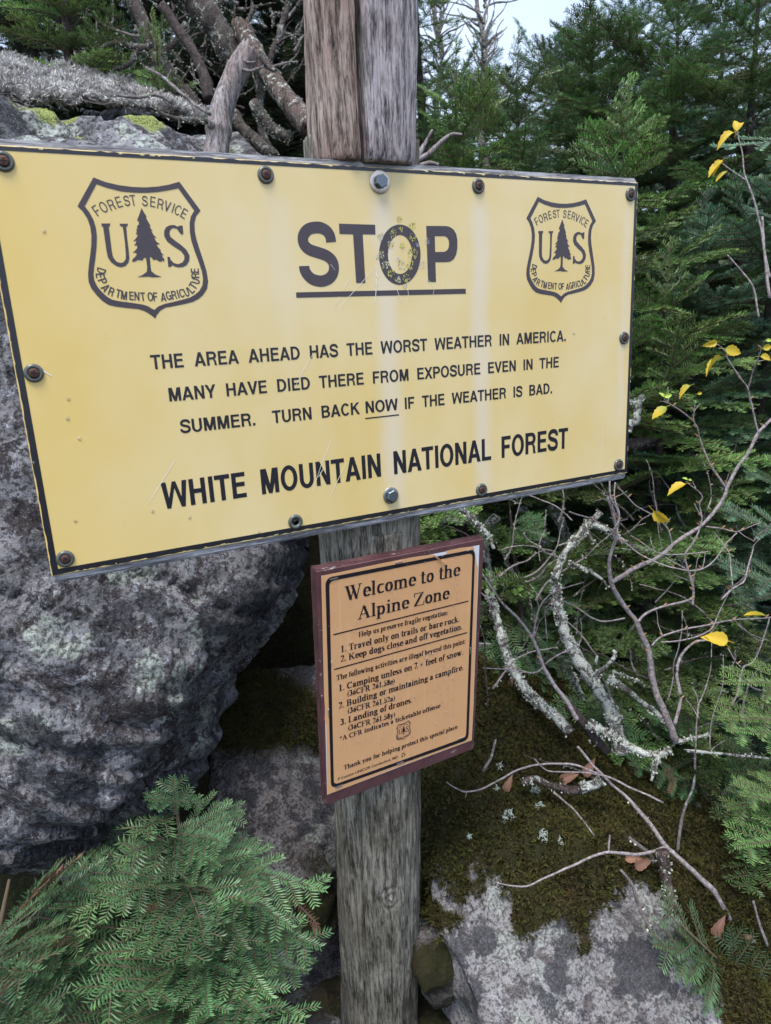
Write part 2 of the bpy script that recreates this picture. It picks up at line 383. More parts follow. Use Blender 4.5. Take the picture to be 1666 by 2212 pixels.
# a bold serif alphabet drawn with a broad nib
NA, NB = .088, .026
def arc(cx, cy, rx, ry, a0, a1, n=7): return [(cx + rx * cos(R(a0 + (a1 - a0) * i / n)), cy + ry * sin(R(a0 + (a1 - a0) * i / n))) for i in range(n + 1)]
def ln(*p): return list(p)
T_ = 't'; XH = .66
def sf(x, y, w=.09): return ln((x - w, y), (x + w, y))
G = {
 'W': (1.3, [ln((.15, 1), (.42, 0)), (T_, ln((.42, 0), (.66, .85))), ln((.55, 1), (.85, 0)), (T_, ln((.85, 0), (1.12, 1))), sf(.15, 1), sf(.55, 1), (T_, ln((1.0, 1), (1.24, 1)))]),
 'A': (1.0, [(T_, ln((.12, 0), (.46, 1))), ln((.47, .95), (.80, 0)), (T_, ln((.25, .34), (.62, .34))), (T_, ln((.02, 0), (.26, 0))), sf(.80, 0)]),
 'Z': (.92, [ln((.72, .97), (.14, .03)), ln((.14, 1), (.76, 1)), ln((.12, 0), (.80, 0)), (T_, ln((.06, 1), (.06, .74))), (T_, ln((.87, 0), (.87, .27)))]),
 'H': (1.06, [ln((.20, 0), (.20, 1)), ln((.82, 0), (.82, 1)), (T_, ln((.2, .5), (.8, .5))), sf(.2, 0), sf(.2, 1), sf(.82, 0), sf(.82, 1)]),
 'T': (.92, [ln((.46, 0), (.46, 1)), ln((.12, 1), (.80, 1)), sf(.46, 0), (T_, ln((.06, 1), (.06, .74))), (T_, ln((.86, 1), (.86, .74)))]),
 'K': (1.06, [ln((.20, 0), (.20, 1)), sf(.2, 0), sf(.2, 1), (T_, ln((.28, .42), (.82, 1))), ln((.46, .58), (.84, 0)), sf(.86, 0, .06), (T_, ln((.68, 1), (.96, 1)))]),
 'C': (.98, [arc(.52, .5, .38, .48, 50, 310, 12), (T_, ln((.82, .68), (.82, 1)))]),
 'F': (.86, [ln((.20, 0), (.20, 1)), ln((.2, 1), (.72, 1)), (T_, ln((.25, .5), (.55, .5))), (T_, ln((.77, 1), (.77, .72))), (T_, ln((.56, .38), (.56, .62))), sf(.2, 0), sf(.2, 1)]),
 'R': (1.02, [ln((.20, 0), (.20, 1)), ln((.2, 1), (.45, 1)), arc(.45, .74, .22, .26, 90, -90), (T_, ln((.2, .48), (.45, .48))), ln((.48, .46), (.80, 0)), sf(.2, 0), sf(.2, 1), sf(.84, 0, .06)]),
 'B': (.94, [ln((.20, 0), (.20, 1)), (T_, ln((.2, 1), (.45, 1))), arc(.45, .76, .20, .24, 90, -90), (T_, ln((.2, .52), (.45, .52))), arc(.46, .26, .25, .26, 90, -90), (T_, ln((.2, 0), (.46, 0))), sf(.18, 0), sf(.18, 1)]),
 'L': (.90, [ln((.20, 0), (.20, 1)), ln((.2, 0), (.76, 0)), (T_, ln((.83, 0), (.83, .3))), sf(.2, 1), sf(.2, 0)]),
 'a': (.68, [arc(.27, .17, .14, .17, 60, 330, 8), (T_, ln((.30, .38), (.42, .42))), ln((.44, .06), (.44, .5)), arc(.28, .48, .16, .17, 170, 0, 6), (T_, ln((.46, .04), (.62, .06)))]),
 'b': (.76, [ln((.17, 0), (.17, 1)), sf(.13, 1, .05), arc(.36, .33, .22, .33, 140, -140, 9)]),
 'c': (.62, [arc(.36, .33, .23, .33, 55, 310, 9)]),
 'd': (.78, [ln((.56, 0), (.56, 1)), sf(.52, 1, .05), sf(.60, 0, .05), arc(.34, .33, .21, .33, 40, 320, 9)]),
 'e': (.64, [arc(.35, .33, .22, .33, 0, 315, 11), (T_, ln((.2, .36), (.55, .36)))]),
 'f': (.46, [ln((.22, 0), (.22, .8)), arc(.40, .80, .18, .2, 180, 60, 5), (T_, ln((.06, XH), (.44, XH))), sf(.22, 0)]),
 'g': (.70, [arc(.32, .44, .18, .22, 0, 360, 10), arc(.34, -.12, .24, .15, 0, 360, 9), (T_, ln((.22, .2), (.16, .1), (.5, .04))), (T_, ln((.45, .62), (.64, .62)))]),
 'h': (.80, [ln((.17, 0), (.17, 1)), sf(.13, 1, .05), sf(.17, 0), arc(.39, .42, .20, .24, 150, 0, 6), ln((.59, .42), (.59, 0)), sf(.59, 0)]),
 'i': (.42, [ln((.2, 0), (.2, XH)), sf(.15, XH, .05), sf(.2, 0), ln((.2, .88), (.2, .97))]),
 'k': (.80, [ln((.17, 0), (.17, 1)), sf(.13, 1, .05), sf(.17, 0), (T_, ln((.22, .28), (.58, XH))), ln((.36, .40), (.62, 0)), (T_, ln((.5, XH), (.7, XH))), sf(.64, 0, .05)]),
 'l': (.42, [ln((.2, 0), (.2, 1)), sf(.15, 1, .05), sf(.2, 0)]),
 'm': (1.18, [ln((.17, 0), (.17, XH)), sf(.13, XH, .05), sf(.17, 0), arc(.37, .42, .20, .24, 150, 0, 5), ln((.57, .42), (.57, 0)), sf(.57, 0), arc(.77, .42, .20, .24, 150, 0, 5), ln((.97, .42), (.97, 0)), sf(.97, 0)]),
 'n': (.80, [ln((.17, 0), (.17, XH)), sf(.13, XH, .05), sf(.17, 0), arc(.39, .42, .20, .24, 150, 0, 6), ln((.59, .42), (.59, 0)), sf(.59, 0)]),
 'o': (.72, [arc(.36, .33, .22, .33, 0, 360, 12)]),
 'p': (.76, [ln((.17, -.3), (.17, XH)), sf(.13, XH, .05), sf(.17, -.3), arc(.37, .33, .22, .33, 140, -140, 9)]),
 'r': (.62, [ln((.17, 0), (.17, XH)), sf(.13, XH, .05), sf(.17, 0), arc(.38, .46, .18, .18, 150, 50, 4)]),
 's': (.56, [arc(.28, .49, .15, .16, 50, 250, 6), ln((.2, .4), (.36, .25)), arc(.27, .17, .15, .17, 60, -140, 6)]),
 't': (.46, [ln((.2, .12), (.2, .88)), (T_, ln((.05, XH), (.4, XH))), arc(.32, .12, .12, .12, 180, 320, 4)]),
 'u': (.80, [ln((.17, .2), (.17, XH)), sf(.13, XH, .05), arc(.37, .22, .20, .22, 180, 330, 5), ln((.57, 0), (.57, XH)), sf(.54, XH, .05), sf(.61, 0, .05)]),
 'v': (.70, [ln((.16, XH), (.36, 0)), (T_, ln((.38, 0), (.56, XH))), sf(.16, XH, .07), (T_, ln((.46, XH), (.66, XH)))]),
 'w': (1.02, [ln((.14, XH), (.34, 0)), (T_, ln((.36, 0), (.52, .55))), ln((.46, XH), (.66, 0)), (T_, ln((.68, 0), (.86, XH))), sf(.14, XH, .07), sf(.46, XH, .05), (T_, ln((.78, XH), (.96, XH)))]),
 'y': (.70, [ln((.16, XH), (.38, 0)), (T_, ln((.56, XH), (.34, -.18), (.2, -.28))), sf(.16, XH, .07), (T_, ln((.46, XH), (.66, XH))), ln((.12, -.24), (.16, -.26))]),
 '1': (.66, [ln((.34, 0), (.34, 1)), sf(.34, 0), (T_, ln((.34, .98), (.16, .86)))]),
 '2': (.66, [arc(.31, .74, .19, .25, 160, -20, 7), (T_, ln((.48, .62), (.14, .04))), ln((.14, .04), (.5, .04)), (T_, ln((.58, .06), (.6, .24)))]),
 '3': (.66, [arc(.29, .76, .17, .23, 150, -80, 6), arc(.29, .28, .21, .27, 80, -150, 7)]),
 '5': (.66, [(T_, ln((.16, .92), (.16, .52))), ln((.2, .97), (.52, .97)), arc(.29, .32, .21, .31, 110, -150, 8)]),
 '6': (.66, [arc(.34, .31, .18, .30, 0, 360, 10), (T_, ln((.2, .45), (.32, .85), (.54, 1)))]),
 '8': (.66, [arc(.33, .75, .15, .23, 0, 360, 8), arc(.33, .27, .19, .26, 0, 360, 9)]),
 '.': (.34, [ln((.16, .04), (.16, .1))]), ',': (.34, [ln((.16, .04), (.16, .1)), (T_, ln((.2, .04), (.12, -.15)))]),
 ':': (.38, [ln((.18, .04), (.18, .1)), ln((.18, .5), (.18, .56))]),
 '(': (.44, [(T_, arc(.50, .4, .32, .62, 120, 240, 6)), ln((.19, .25), (.19, .55))]), ')': (.44, [(T_, arc(-.06, .4, .32, .62, 60, -60, 6)), ln((.25, .25), (.25, .55))]),
 '*': (.60, [(T_, ln((.3, .55), (.3, .95))), (T_, ln((.12, .65), (.48, .87))), (T_, ln((.12, .87), (.48, .65)))]),
 '+': (.76, [(T_, ln((.38, .12), (.38, .72))), (T_, ln((.1, .42), (.66, .42)))]), ' ': (.36, []),
}
def serif_text(pr, body, p0, p1, cap, bold=1.0):
    W = sum(G[c][0] for c in body) - .1
    ux, uy = (p1[0] - p0[0]) / W, (p1[1] - p0[1]) / W; x = 0
    a0, b0 = NA * bold, NB * bold
    for c in body:
        w, strokes = G[c]
        for s in strokes:
            a, b = a0, b0
            if s[0] == T_: s = s[1]; a = b0 * 1.15
            for (xa, ya), (xb, yb) in zip(s[:-1], s[1:]):
                P = []
                for (px, py) in ((xa, ya), (xb, yb)):
                    py = b + py * (1 - 2 * b)
                    for sx in (-1, 1):
                        for sy in (-1, 1):
                            gx = x + px + sx * a; gy = py + sy * b
                            P.append((p0[0] + gx * ux, p0[1] + gx * uy + gy * cap))
                pr.hull(P)
        x += w

# ---------------------------------------------------------------- the yellow sign
sign = empty('warning_sign', (0, 0, -.305))
tag(sign, 'large yellow STOP warning sign bolted across the wooden post', 'sign')
def beveled_box(name, x0, x1, y0, y1, z0, z1, mats, parent, bev=.003, seg=2):
    bm = bmesh.new(); bmesh.ops.create_cube(bm, size=1)
    for v in bm.verts:
        v.co = Vector((x0 + (v.co.x + .5) * (x1 - x0), y0 + (v.co.y + .5) * (y1 - y0), z0 + (v.co.z + .5) * (z1 - z0)))
    bmesh.ops.bevel(bm, geom=bm.edges[:], offset=bev, segments=seg, affect='EDGES')
    me = bpy.data.meshes.new(name); bm.to_mesh(me); bm.free(); return mesh_obj(name, me, mats, parent)
beveled_box('sign_panel', -.6, .6, -.0, .0035, -.305, .305, [M_yellow], sign, .0008, 1)
# weathered plywood backing with a worn chamfered rim
bx0, bx1, bz0, bz1 = -.597, .6015, -.3185, .3145
bb = beveled_box('backing_board', bx0, bx1, .0036, .024, bz0, bz1, [M_ply], sign, .004, 2)
fs = lambda x, z, h: (x, -h, z)
def frame_loops(o, i): return [[(o[0], o[2]), (o[1], o[2]), (o[1], o[3]), (o[0], o[3])], [(i[0], i[2]), (i[0], i[3]), (i[1], i[3]), (i[1], i[2])]]
pr = Pr()
O = (-.5985, .5992, -.3030, .3042); I = (-.5895, .5915, -.2945, .2985)
def ragged(a, b, n, amp):
    return [(a[0] + (b[0] - a[0]) * i / n + random.uniform(-amp, amp) * (a[0] == b[0]), a[1] + (b[1] - a[1]) * i / n + random.uniform(-amp, amp) * (a[1] == b[1])) for i in range(n)]
c4 = [(O[0], O[2]), (O[1], O[2]), (O[1], O[3]), (O[0], O[3])]
outer = []
for k in range(4): outer += ragged(c4[k], c4[(k + 1) % 4], 130 if k % 2 == 0 else 60, .0008 if k else .0011)
pr.loops([outer, [(I[0], I[2]), (I[0], I[3]), (I[1], I[3]), (I[1], I[2])]])
pr.build('border', fs, M_blackb, sign, .00035)

def sp(z, x, y):                     # enlargement position -> sign plane
    d = z(x, y); p = onY(d[0], d[1], 0); return (p.x, p.z)
S_out = [(265,75),(400,128),(560,165),(720,185),(860,190),(1000,180),(1130,158),(1248,125),(1490,455),(1440,520),(1420,600),(1425,700),(1445,790),(1480,900),(1520,1020),(1560,1150),(1577,1260),(1565,1350),(1520,1420),(1470,1465),(1400,1500),(1300,1525),(1200,1545),(1090,1565),(1030,1600),(990,1650),(972,1690),
 (950,1670),(910,1640),(850,1605),(780,1582),(650,1570),(520,1553),(440,1535),(370,1490),(300,1420),(240,1345),(210,1270),(203,1180),(212,1080),(228,960),(240,850),(242,740),(228,640),(195,545),(140,460),(82,405)]
S_in = [(300,152),(420,195),(580,235),(720,250),(860,252),(1000,243),(1130,222),(1235,200),(1418,455),(1380,520),(1365,600),(1368,700),(1385,800),(1420,910),(1465,1030),(1505,1150),(1520,1240),(1512,1310),(1480,1370),(1430,1415),(1370,1450),(1280,1475),(1180,1500),(1080,1522),(1010,1550),(985,1570),(960,1592),
 (930,1575),(890,1550),(820,1528),(700,1510),(560,1492),(480,1475),(420,1440),(360,1385),(310,1325),(275,1255),(265,1180),(275,1090),(290,980),(300,870),(305,760),(295,660),(265,560),(215,470),(165,405)]
TREE = [(815,425),(845,480),(875,525),(862,527),(890,580),(920,632),(905,632),(940,688),(925,688),(955,735),(985,765),(957,765),(985,810),(1025,838),(985,845),(1010,880),(1038,912),(1028,918),(1050,945),(1072,967),(1045,962),(1060,990),(1078,1015),(1072,1042),(1055,1022),(1046,1040),(1010,1035),(990,1015),(950,1020),(925,985),(910,988),(915,1060),(925,1145),(970,1185),(1048,1215),(940,1218),(890,1210),(765,1217),(830,1190),(875,1155),(880,1100),(865,990),(835,1005),(828,1025),(770,1020),(750,1035),(710,1042),(710,1015),(745,980),(765,950),(742,936),(715,936),(745,910),(768,880),(760,850),(735,855),(735,840),(750,830),(755,800),(720,808),(745,780),(770,745),(765,725),(748,725),(760,700),(755,672),(770,655),(760,640),(785,610),(785,575),(768,578),(768,555),(790,500)]
UU = [(355,602),(458,602),(452,632),(440,640),(455,760),(475,920),(490,990),(530,1040),(575,1055),(610,1045),(635,1010),(635,950),(625,820),(610,700),(600,640),(572,632),(562,605),(660,605),(652,635),(640,640),(650,760),(665,880),(676,1000),(665,1050),(630,1090),(580,1103),(530,1090),(470,1050),(430,990),(415,920),(395,780),(375,640),(360,635)]
SS = [(1248,628),(1285,625),(1294,725),(1268,728),(1240,690),(1215,660),(1170,655),(1140,680),(1135,720),(1150,760),(1200,800),(1270,850),(1330,905),(1365,970),(1360,1030),(1330,1080),(1290,1100),(1240,1105),(1200,1095),(1165,1080),(1150,1100),(1122,1100),(1110,983),(1138,985),(1150,1020),(1185,1055),(1230,1068),(1280,1050),(1305,1015),(1305,970),(1270,920),(1190,870),(1110,810),(1075,750),(1073,690),(1095,645),(1140,622),(1190,620),(1230,640)]
SCX, SCZ = -.3963, .170
loc1 = lambda p: (lambda q: (q[0] - SCX, q[1] - SCZ))(sp(Z1, *p))
def shield_print(pr):
    pr.loops([[loc1(p) for p in S_out], [loc1(p) for p in S_in[::-1]]])
    pr.loops([[loc1(p) for p in TREE]]); pr.loops([[loc1(p) for p in UU]]); pr.loops([[loc1(p) for p in SS]])
    fsv = [(300,455),(378,415),(470,388),(555,357),(645,343),(717,338),(853,345),(945,355),(1032,380),(1112,405),(1180,428),(1232,450),(1302,488)]
    dep = [(355,1145),(343,1200),(370,1262),(405,1338),(470,1383),(550,1405),(615,1425),(700,1430),(762,1435),(830,1440),(916,1440),(972,1440),(1065,1445),(1125,1428),(1186,1420),(1232,1410),(1275,1400),(1330,1390),(1378,1360),(1405,1318),(1435,1262),(1430,1198),(1425,1142)]
    P = [loc1(p) for p in fsv]
    for i, c in enumerate('FORESTSERVICE'):
        cx, cz = P[i]; ang = -cx * 8.8
        char_at(pr, c, cx, cz, ang, .0100, .0145, 0, .155, .11)
    P = [loc1(p) for p in dep]
    for i, c in enumerate('DEPARTMENTOFAGRICULTURE'):
        a = P[max(i - 1, 0)]; b = P[min(i + 1, len(P) - 1)]
        ang = math.atan2(b[1] - a[1], b[0] - a[0]) if i not in (10, 11, 12, 9) else 0.0
        char_at(pr, c, *P[i], ang, .0086, .0125, 0, .22, .15)
sh = Pr(); shield_print(sh)
shield = sh.build('shield_emblem', lambda x, z, h: (x, -h, z), M_sheen_print, sign, .0004)
shield.location = (SCX, 0, SCZ)
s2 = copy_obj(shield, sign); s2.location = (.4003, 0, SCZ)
# STOP
def stop_letter(loops=None, stroke=None, w=0):
    pr = Pr()
    if loops: pr.loops([[sp(ZS, *p) for p in lp] for lp in loops])
    else: pr.stroke([sp(ZS, *p) for p in stroke], w)
    return pr.build('letter', fs, M_sheen_print, sign)
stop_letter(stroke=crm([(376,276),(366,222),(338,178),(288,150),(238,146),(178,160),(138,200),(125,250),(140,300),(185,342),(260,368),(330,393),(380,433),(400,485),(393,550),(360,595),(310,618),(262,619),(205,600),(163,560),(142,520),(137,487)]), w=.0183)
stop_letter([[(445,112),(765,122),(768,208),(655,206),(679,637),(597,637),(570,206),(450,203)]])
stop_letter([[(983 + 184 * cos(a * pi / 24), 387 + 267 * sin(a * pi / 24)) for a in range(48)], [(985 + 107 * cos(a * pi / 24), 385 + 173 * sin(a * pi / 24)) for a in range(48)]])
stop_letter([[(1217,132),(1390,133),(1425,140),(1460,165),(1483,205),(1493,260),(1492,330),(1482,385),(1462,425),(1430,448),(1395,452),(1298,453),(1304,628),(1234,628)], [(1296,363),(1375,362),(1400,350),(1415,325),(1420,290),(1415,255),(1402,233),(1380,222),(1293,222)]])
pr = Pr(); pr.loops([[sp(ZS, *p) for p in [(65,720),(1567,688),(1568,732),(68,768)]]]); pr.build('underline', fs, M_sheen_print, sign)
for body, x0, x1, zb, cap in (('THE AREA AHEAD HAS THE WORST WEATHER IN AMERICA.', -.4105, .4145, -.0030, .0218),
                              ('MANY HAVE DIED THERE FROM EXPOSURE EVEN IN THE', -.3905, .3965, -.0545, .0213),
                              ('WHITE MOUNTAIN NATIONAL FOREST', -.4185, .4225, -.2265, .0440)):
    pr = Pr(); caps_text(pr, body, (x0, zb), (x1, zb), cap, .215 if cap < .03 else .235, .165 if cap < .03 else .17, .84 if cap < .03 else .72); pr.build('text_line', fs, M_black, sign)
zb = -.1065
for body, a, b in (('SUMMER.', -.3785, -.2545), ('TURN BACK', -.2235, -.0615), ('NOW', -.0485, .0165), ('IF THE WEATHER IS BAD.', .0320, .3800)):
    pr = Pr(); caps_text(pr, body, (a, zb), (b, zb), .0215, .215, .165, .84); pr.build('text_line', fs, M_black, sign)
pr = Pr(); pr.loops([[(-.0505, -.1145), (.0195, -.1145), (.0195, -.1168), (-.0505, -.1168)]])
pr.build('underline', fs, M_black, sign)

# scuffs over the O
rs = random.Random(3)
for (cx, cy, r, kd) in [(983,68,30,0),(1095,120,38,0),(990,155,25,1),(920,190,38,1),(1100,225,38,1),(815,220,35,2),(905,280,42,2),(1008,305,32,0),(1095,370,52,0),(820,385,38,2),(855,470,42,2),(1000,470,45,2),(1075,470,40,0),(910,545,38,1),(965,600,32,2),(1040,590,40,1),(1140,295,22,3),(1225,265,30,3),(1180,475,38,3),(780,410,18,3),(965,420,16,3),(1030,655,20,2),(775,650,14,3)]:
    vs, fc, mi = [], [], []
    for k in range(int(r * 1.0)):
        a = rs.uniform(0, 2 * pi); q = r * math.sqrt(rs.random()) * 1.0
        x = cx + q * cos(a) * .85; y = cy + q * sin(a); l = rs.uniform(6, 22) if kd != 3 else rs.uniform(3, 9); w = rs.uniform(1.6, 4.4); sk = rs.uniform(-2, 5)
        o = len(vs); h = .0005 + (k % 13) * .000012
        for (ux, uy) in ((0, 0), (w, l * .4), (sk, l), (-w, l * .5)):
            p = sp(ZS, x + ux, y + uy); vs.append((p[0], -h, p[1]))
        fc.append((o, o + 3, o + 2, o + 1)); mi.append(rs.choice({0: (0, 0, 1, 0), 1: (0, 0, 0, 1, 3), 2: (0, 2, 2, 0, 1), 3: (2, 2, 2, 1)}[kd]))
    mk('scuff', vs, fc, [M_scuffy, M_scuffd, M_scuffp, M_black], sign, midx=mi)
# scratches
def scratch(pts, w):
    pr = Pr(); pts = [onY(*p) for p in pts]; pts = [(p.x, p.z) for p in pts]
    n = len(pts); L = []; Q = []
    for i, (x, z) in enumerate(pts):
        a = pts[max(i - 1, 0)]; b = pts[min(i + 1, n - 1)]; dx, dz = b[0] - a[0], b[1] - a[1]; d = math.hypot(dx, dz)
        ww = w * (.35 + .65 * sin(pi * (i + .5) / n)); L.append((x - dz / d * ww, z + dx / d * ww)); Q.append((x + dz / d * ww, z - dx / d * ww))
    pr.loops([L + Q[::-1]]); pr.build('scratch', fs, M_scratch, sign, .0007)
def S2(z, *p): return [z(*q) for q in p]
scratch(S2(ZS, (768,492), (640,640), (520,775), (440,870)), .0004)
scratch(S2(ZS, (540,590), (505,650), (480,700)), .0004); scratch(S2(ZS, (452,755), (425,805), (402,850)), .0004)
scratch(S2(ZS, (1220,595), (1262,640), (1285,690), (1268,800)), .0003); scratch(S2(ZS, (955,680), (975,750), (1015,825)), .0004)
scratch(S2(ZS, (770,500), (775,560), (785,590)), .0008); scratch(S2(ZS, (778,600), (772,700), (765,820)), .0007)
scratch(S2(ZS, (1050,680), (1060,740), (1030,870)), .0004); scratch(S2(ZS, (370,470), (410,525)), .0003)
scratch([(378,993), (350,1040), (322,1085)], .0005); scratch([(722,935), (695,1000), (675,1062)], .0004); scratch([(748,1000), (728,1040), (712,1075)], .0005)
scratch([(676,765), (655,800), (638,835)], .0004); scratch([(1302,925), (1302,960), (1298,985)], .0004); scratch([(700,1010), (688,1030)], .0006)
scratch([(86,795), (95,802), (112,812)], .0008)
pr = Pr(); rs = random.Random(5)
for k in range(36):
    x = rs.uniform(-.57, .57); z = -.3035 + rs.uniform(-.0006, .0012)
    l = rs.uniform(.002, .012); pr.quad([(x, z), (x + l, z), (x + l, z + rs.uniform(.0005, .0013)), (x, z + .0007)])
for k in range(14):
    side = rs.choice((-1, 1)); x = side * .5985 - .0004; z = rs.uniform(-.29, .29); l = rs.uniform(.002, .012)
    pr.quad([(x, z), (x + .001, z), (x + .0009, z + l), (x, z + l)])
for k in range(12):
    x = rs.uniform(-.57, .57); l = rs.uniform(.003, .008); pr.quad([(x, .3022), (x + l, .3022), (x + l, .3037), (x, .3034)])
pr.build('chipped_edge', fs, M_chip, sign, .0006)
# hail dimples / drops of rain left on the face
def dome(vs, fc, c, n, u, v, r, h, seg=7):
    o = len(vs)
    for ring, (rr, hh) in enumerate(((1, 0), (.8, .6), (.4, .93))):
        for k in range(seg):
            a = 2 * pi * k / seg; vs.append(c + (u * cos(a) + v * sin(a)) * r * rr + n * h * hh)
    vs.append(c + n * h)
    for ring in range(2):
        for k in range(seg):
            a = o + ring * seg + k; b = o + ring * seg + (k + 1) % seg; fc.append((a, b, b + seg, a + seg))
    for k in range(seg): fc.append((o + 2 * seg + k, o + 2 * seg + (k + 1) % seg, o + 3 * seg))
tw = NT('water_drop'); M_drop = tw.out((.9, .9, .9), .03, None, 0, .5); tw.p.inputs['Transmission Weight'].default_value = .9; tw.p.inputs['IOR'].default_value = 1.33
vs, fc = [], []
for (x, y) in ((148,862), (172,948), (147,905), (163,1125), (72,1000), (95,500), (410,1118), (330,1105), (1240,720), (560,1150)):
    dome(vs, fc, onY(x, y), Vector((0, -1, 0)), Vector((1, 0, 0)), Vector((0, 0, 1)), .0028, .0012, 9)
tag(mk('water_drops', vs, fc, [M_drop], sign, True), kind='stuff')

# screws and bolts
M_cap = simple('cap_washer_plastic', (.085, .095, .085), .28, 0, .2, 30, 0, .6)
M_rust = simple('rusty_screw', (.09, .045, .035), .6, .5, .5, 400, .5)
M_cross = simple('screw_recess', (.01, .008, .008), .9)
M_steel = simple('galvanised_bolt', (.16, .19, .22), .42, .85, .25, 250, .3)
M_wash = simple('steel_washer', (.62, .54, .48), .38, .8, .3, 120, .2)
M_washd = simple('grey_washer', (.28, .30, .30), .4, .8, .3, 120, .2)
def lathe(name, prof, seg, mat, parent, smooth=True):
    v = []; f = []
    for (r, h) in prof:
        for k in range(seg): a = 2 * pi * k / seg; v.append((r * cos(a), -h, r * sin(a)))
    for i in range(len(prof) - 1):
        for k in range(seg): f.append((i * seg + k, (i + 1) * seg + k, (i + 1) * seg + (k + 1) % seg, i * seg + (k + 1) % seg))
    if prof[-1][0] > 1e-5: f.append(tuple((len(prof) - 1) * seg + k for k in range(seg)))
    return mk(name, v, f, [mat], parent, smooth)
def cross_mesh():
    v = []; f = []
    for (a, b) in ((.0042, .0009), (.0009, .0042)):
        o = len(v); hh = .0058 + (a > b) * .00004
        for sx, sz in ((-1, -1), (1, -1), (1, 1), (-1, 1)): v.append((sx * a, -hh, sz * b))
        f.append((o, o + 1, o + 2, o + 3))
    return v, f
scr = [(-.5683, .2847), (-.1995, .2842), (.2035, .2832), (.5792, .2817), (-.5762, .0031), (.5752, -.0049), (-.5771, -.2805), (.2002, -.2855), (.5718, -.2826)]
first = None
for i, (x, z) in enumerate(scr + [(-.1993, -.2849)]):
    hole = i == len(scr)
    if first is None:
        w = lathe('screw', [(.0135, .0), (.0135, .0012), (.0125, .0032), (.0105, .0042), (.0088, .0040), (.0078, .0030), (.0060, .0026)], 28, M_cap, sign)
        hd = lathe('screw_head', [(.0072, .0024), (.0070, .0050), (.0052, .0057), (.0001, .0057)], 20, M_rust, w)
        cv, cf = cross_mesh(); cr = mk('cross_slot', cv, cf, [M_cross], w); first = (w, hd, cr)
    else:
        w = copy_obj(first[0], sign)
        if not hole:
            for q in first[1:]:
                c = q.copy(); col.objects.link(c); c.parent = w; c.matrix_parent_inverse = Matrix()
                if q is first[2]: c.rotation_euler = (0, random.uniform(0, 1.5), 0)
        else:
            lathe('screw_hole', [(.0062, .0010), (.0062, .0028), (.0001, .0028)], 16, M_cross, w); w['label'] = 'cap washer that has lost its screw'
    w.location = (x, 0, z)
for q in first[1:]: q.parent = first[0]; q.matrix_parent_inverse = Matrix()
first[0].matrix_parent_inverse = Matrix.Translation(sign.location).inverted()
for (x, z, wr, m) in ((.0018, .2821, .0190, M_wash), (-.0064, -.2657, .0160, M_washd)):
    w = lathe('bolt', [(wr, 0), (wr, .0018), (wr - .001, .0024), (.011, .0024)], 32, m, sign); w.location = (x, 0, z)
    v = []; f = []
    for (r, h) in ((.0118, .0025), (.0118, .0105), (.0104, .0120)):
        for k in range(6): a = pi / 3 * k + .35; v.append((r * cos(a), -h, r * sin(a)))
    for i in range(2):
        for k in range(6): f.append((i * 6 + k, (i + 1) * 6 + k, (i + 1) * 6 + (k + 1) % 6, i * 6 + (k + 1) % 6))
    f.append(tuple(12 + k for k in range(6)))
    h = mk('bolt_head', v, f, [M_steel]); h.parent = w

# ---------------------------------------------------------------- the post
def fbm(p, oct=4, h=.6):
    s = 0; a = 1; q = Vector(p)
    for _ in range(oct): s += a * noise.noise(q); q = q * 2.07; a *= h
    return s
AX = lambda z: .09 - .08 * z
post = empty('sign_post', (0, .22, -1.8)); tag(post, 'thick weathered log post carrying both signs', 'post')
def sweep(name, z0, z1, nz, nt, fn, mat, parent, cap0=True, cap1=True):
    v = []; f = []
    for i in range(nz + 1):
        z = z0 + (z1 - z0) * i / nz
        for k in range(nt): v.append(fn(k / nt, z, i / nz))
    for i in range(nz):
        for k in range(nt): a = i * nt + k; b = i * nt + (k + 1) % nt; f.append((a, b, b + nt, a + nt))
    if cap0: f.append(tuple(range(nt))[::-1])
    if cap1: f.append(tuple(nz * nt + k for k in range(nt)))
    return mk(name, v, f, [mat], parent, True)
def groove(x, y, z, seed=0):
    g = fbm((x * 45 + seed, y * 45, z * 2.2), 4, .7) * .0034 + fbm((x * 160 + seed, y * 160, z * 6), 2) * .0009
    return g
def shaft(u, z, t):
    a = 2 * pi * u; r = .103 + .006 * fbm((cos(a) * 1.2, sin(a) * 1.2, z * 1.3 + 3), 2)
    x, y = r * cos(a), r * sin(a)
    g = groove(x, y, z, 5)
    for ca, z0, z1, w_ in ((3.9, -1.9, -.5, .035), (4.55, -1.8, -1.35, .022), (4.9, -1.15, -.9, .02), (5.3, -1.7, -.95, .03), (4.25, -.95, -.6, .02), (5.1, -.7, -.33, .025), (4.35, -.6, -.33, .02), (3.5, -1.2, -.4, .03)):
        if z0 < z < z1:
            da = abs(a - ca - .06 * noise.noise(Vector((z * 2.5, ca, 0)))) / w_
            if da < 1: g -= .010 * (1 - da) * min(1, (z - z0) / .12, (z1 - z) / .12)
    kx, kz = -.015, -1.26                 # knot low on the front
    dk = math.hypot((x - kx) / .018, (z - kz) / .022)
    if y < 0 and dk < 2: g += .006 * math.exp(-dk * dk) * cos(dk * 6) - .004 * math.exp(-((dk - 1.2) ** 2) * 6)
    x += g * cos(a); y += g * sin(a); yy = y + AX(z)
    if z > -.345: yy = max(yy, .025)
    return (x + .002, yy, z)
sweep('post_shaft', -1.95, .36, 420, 300, shaft, M_postL, post)
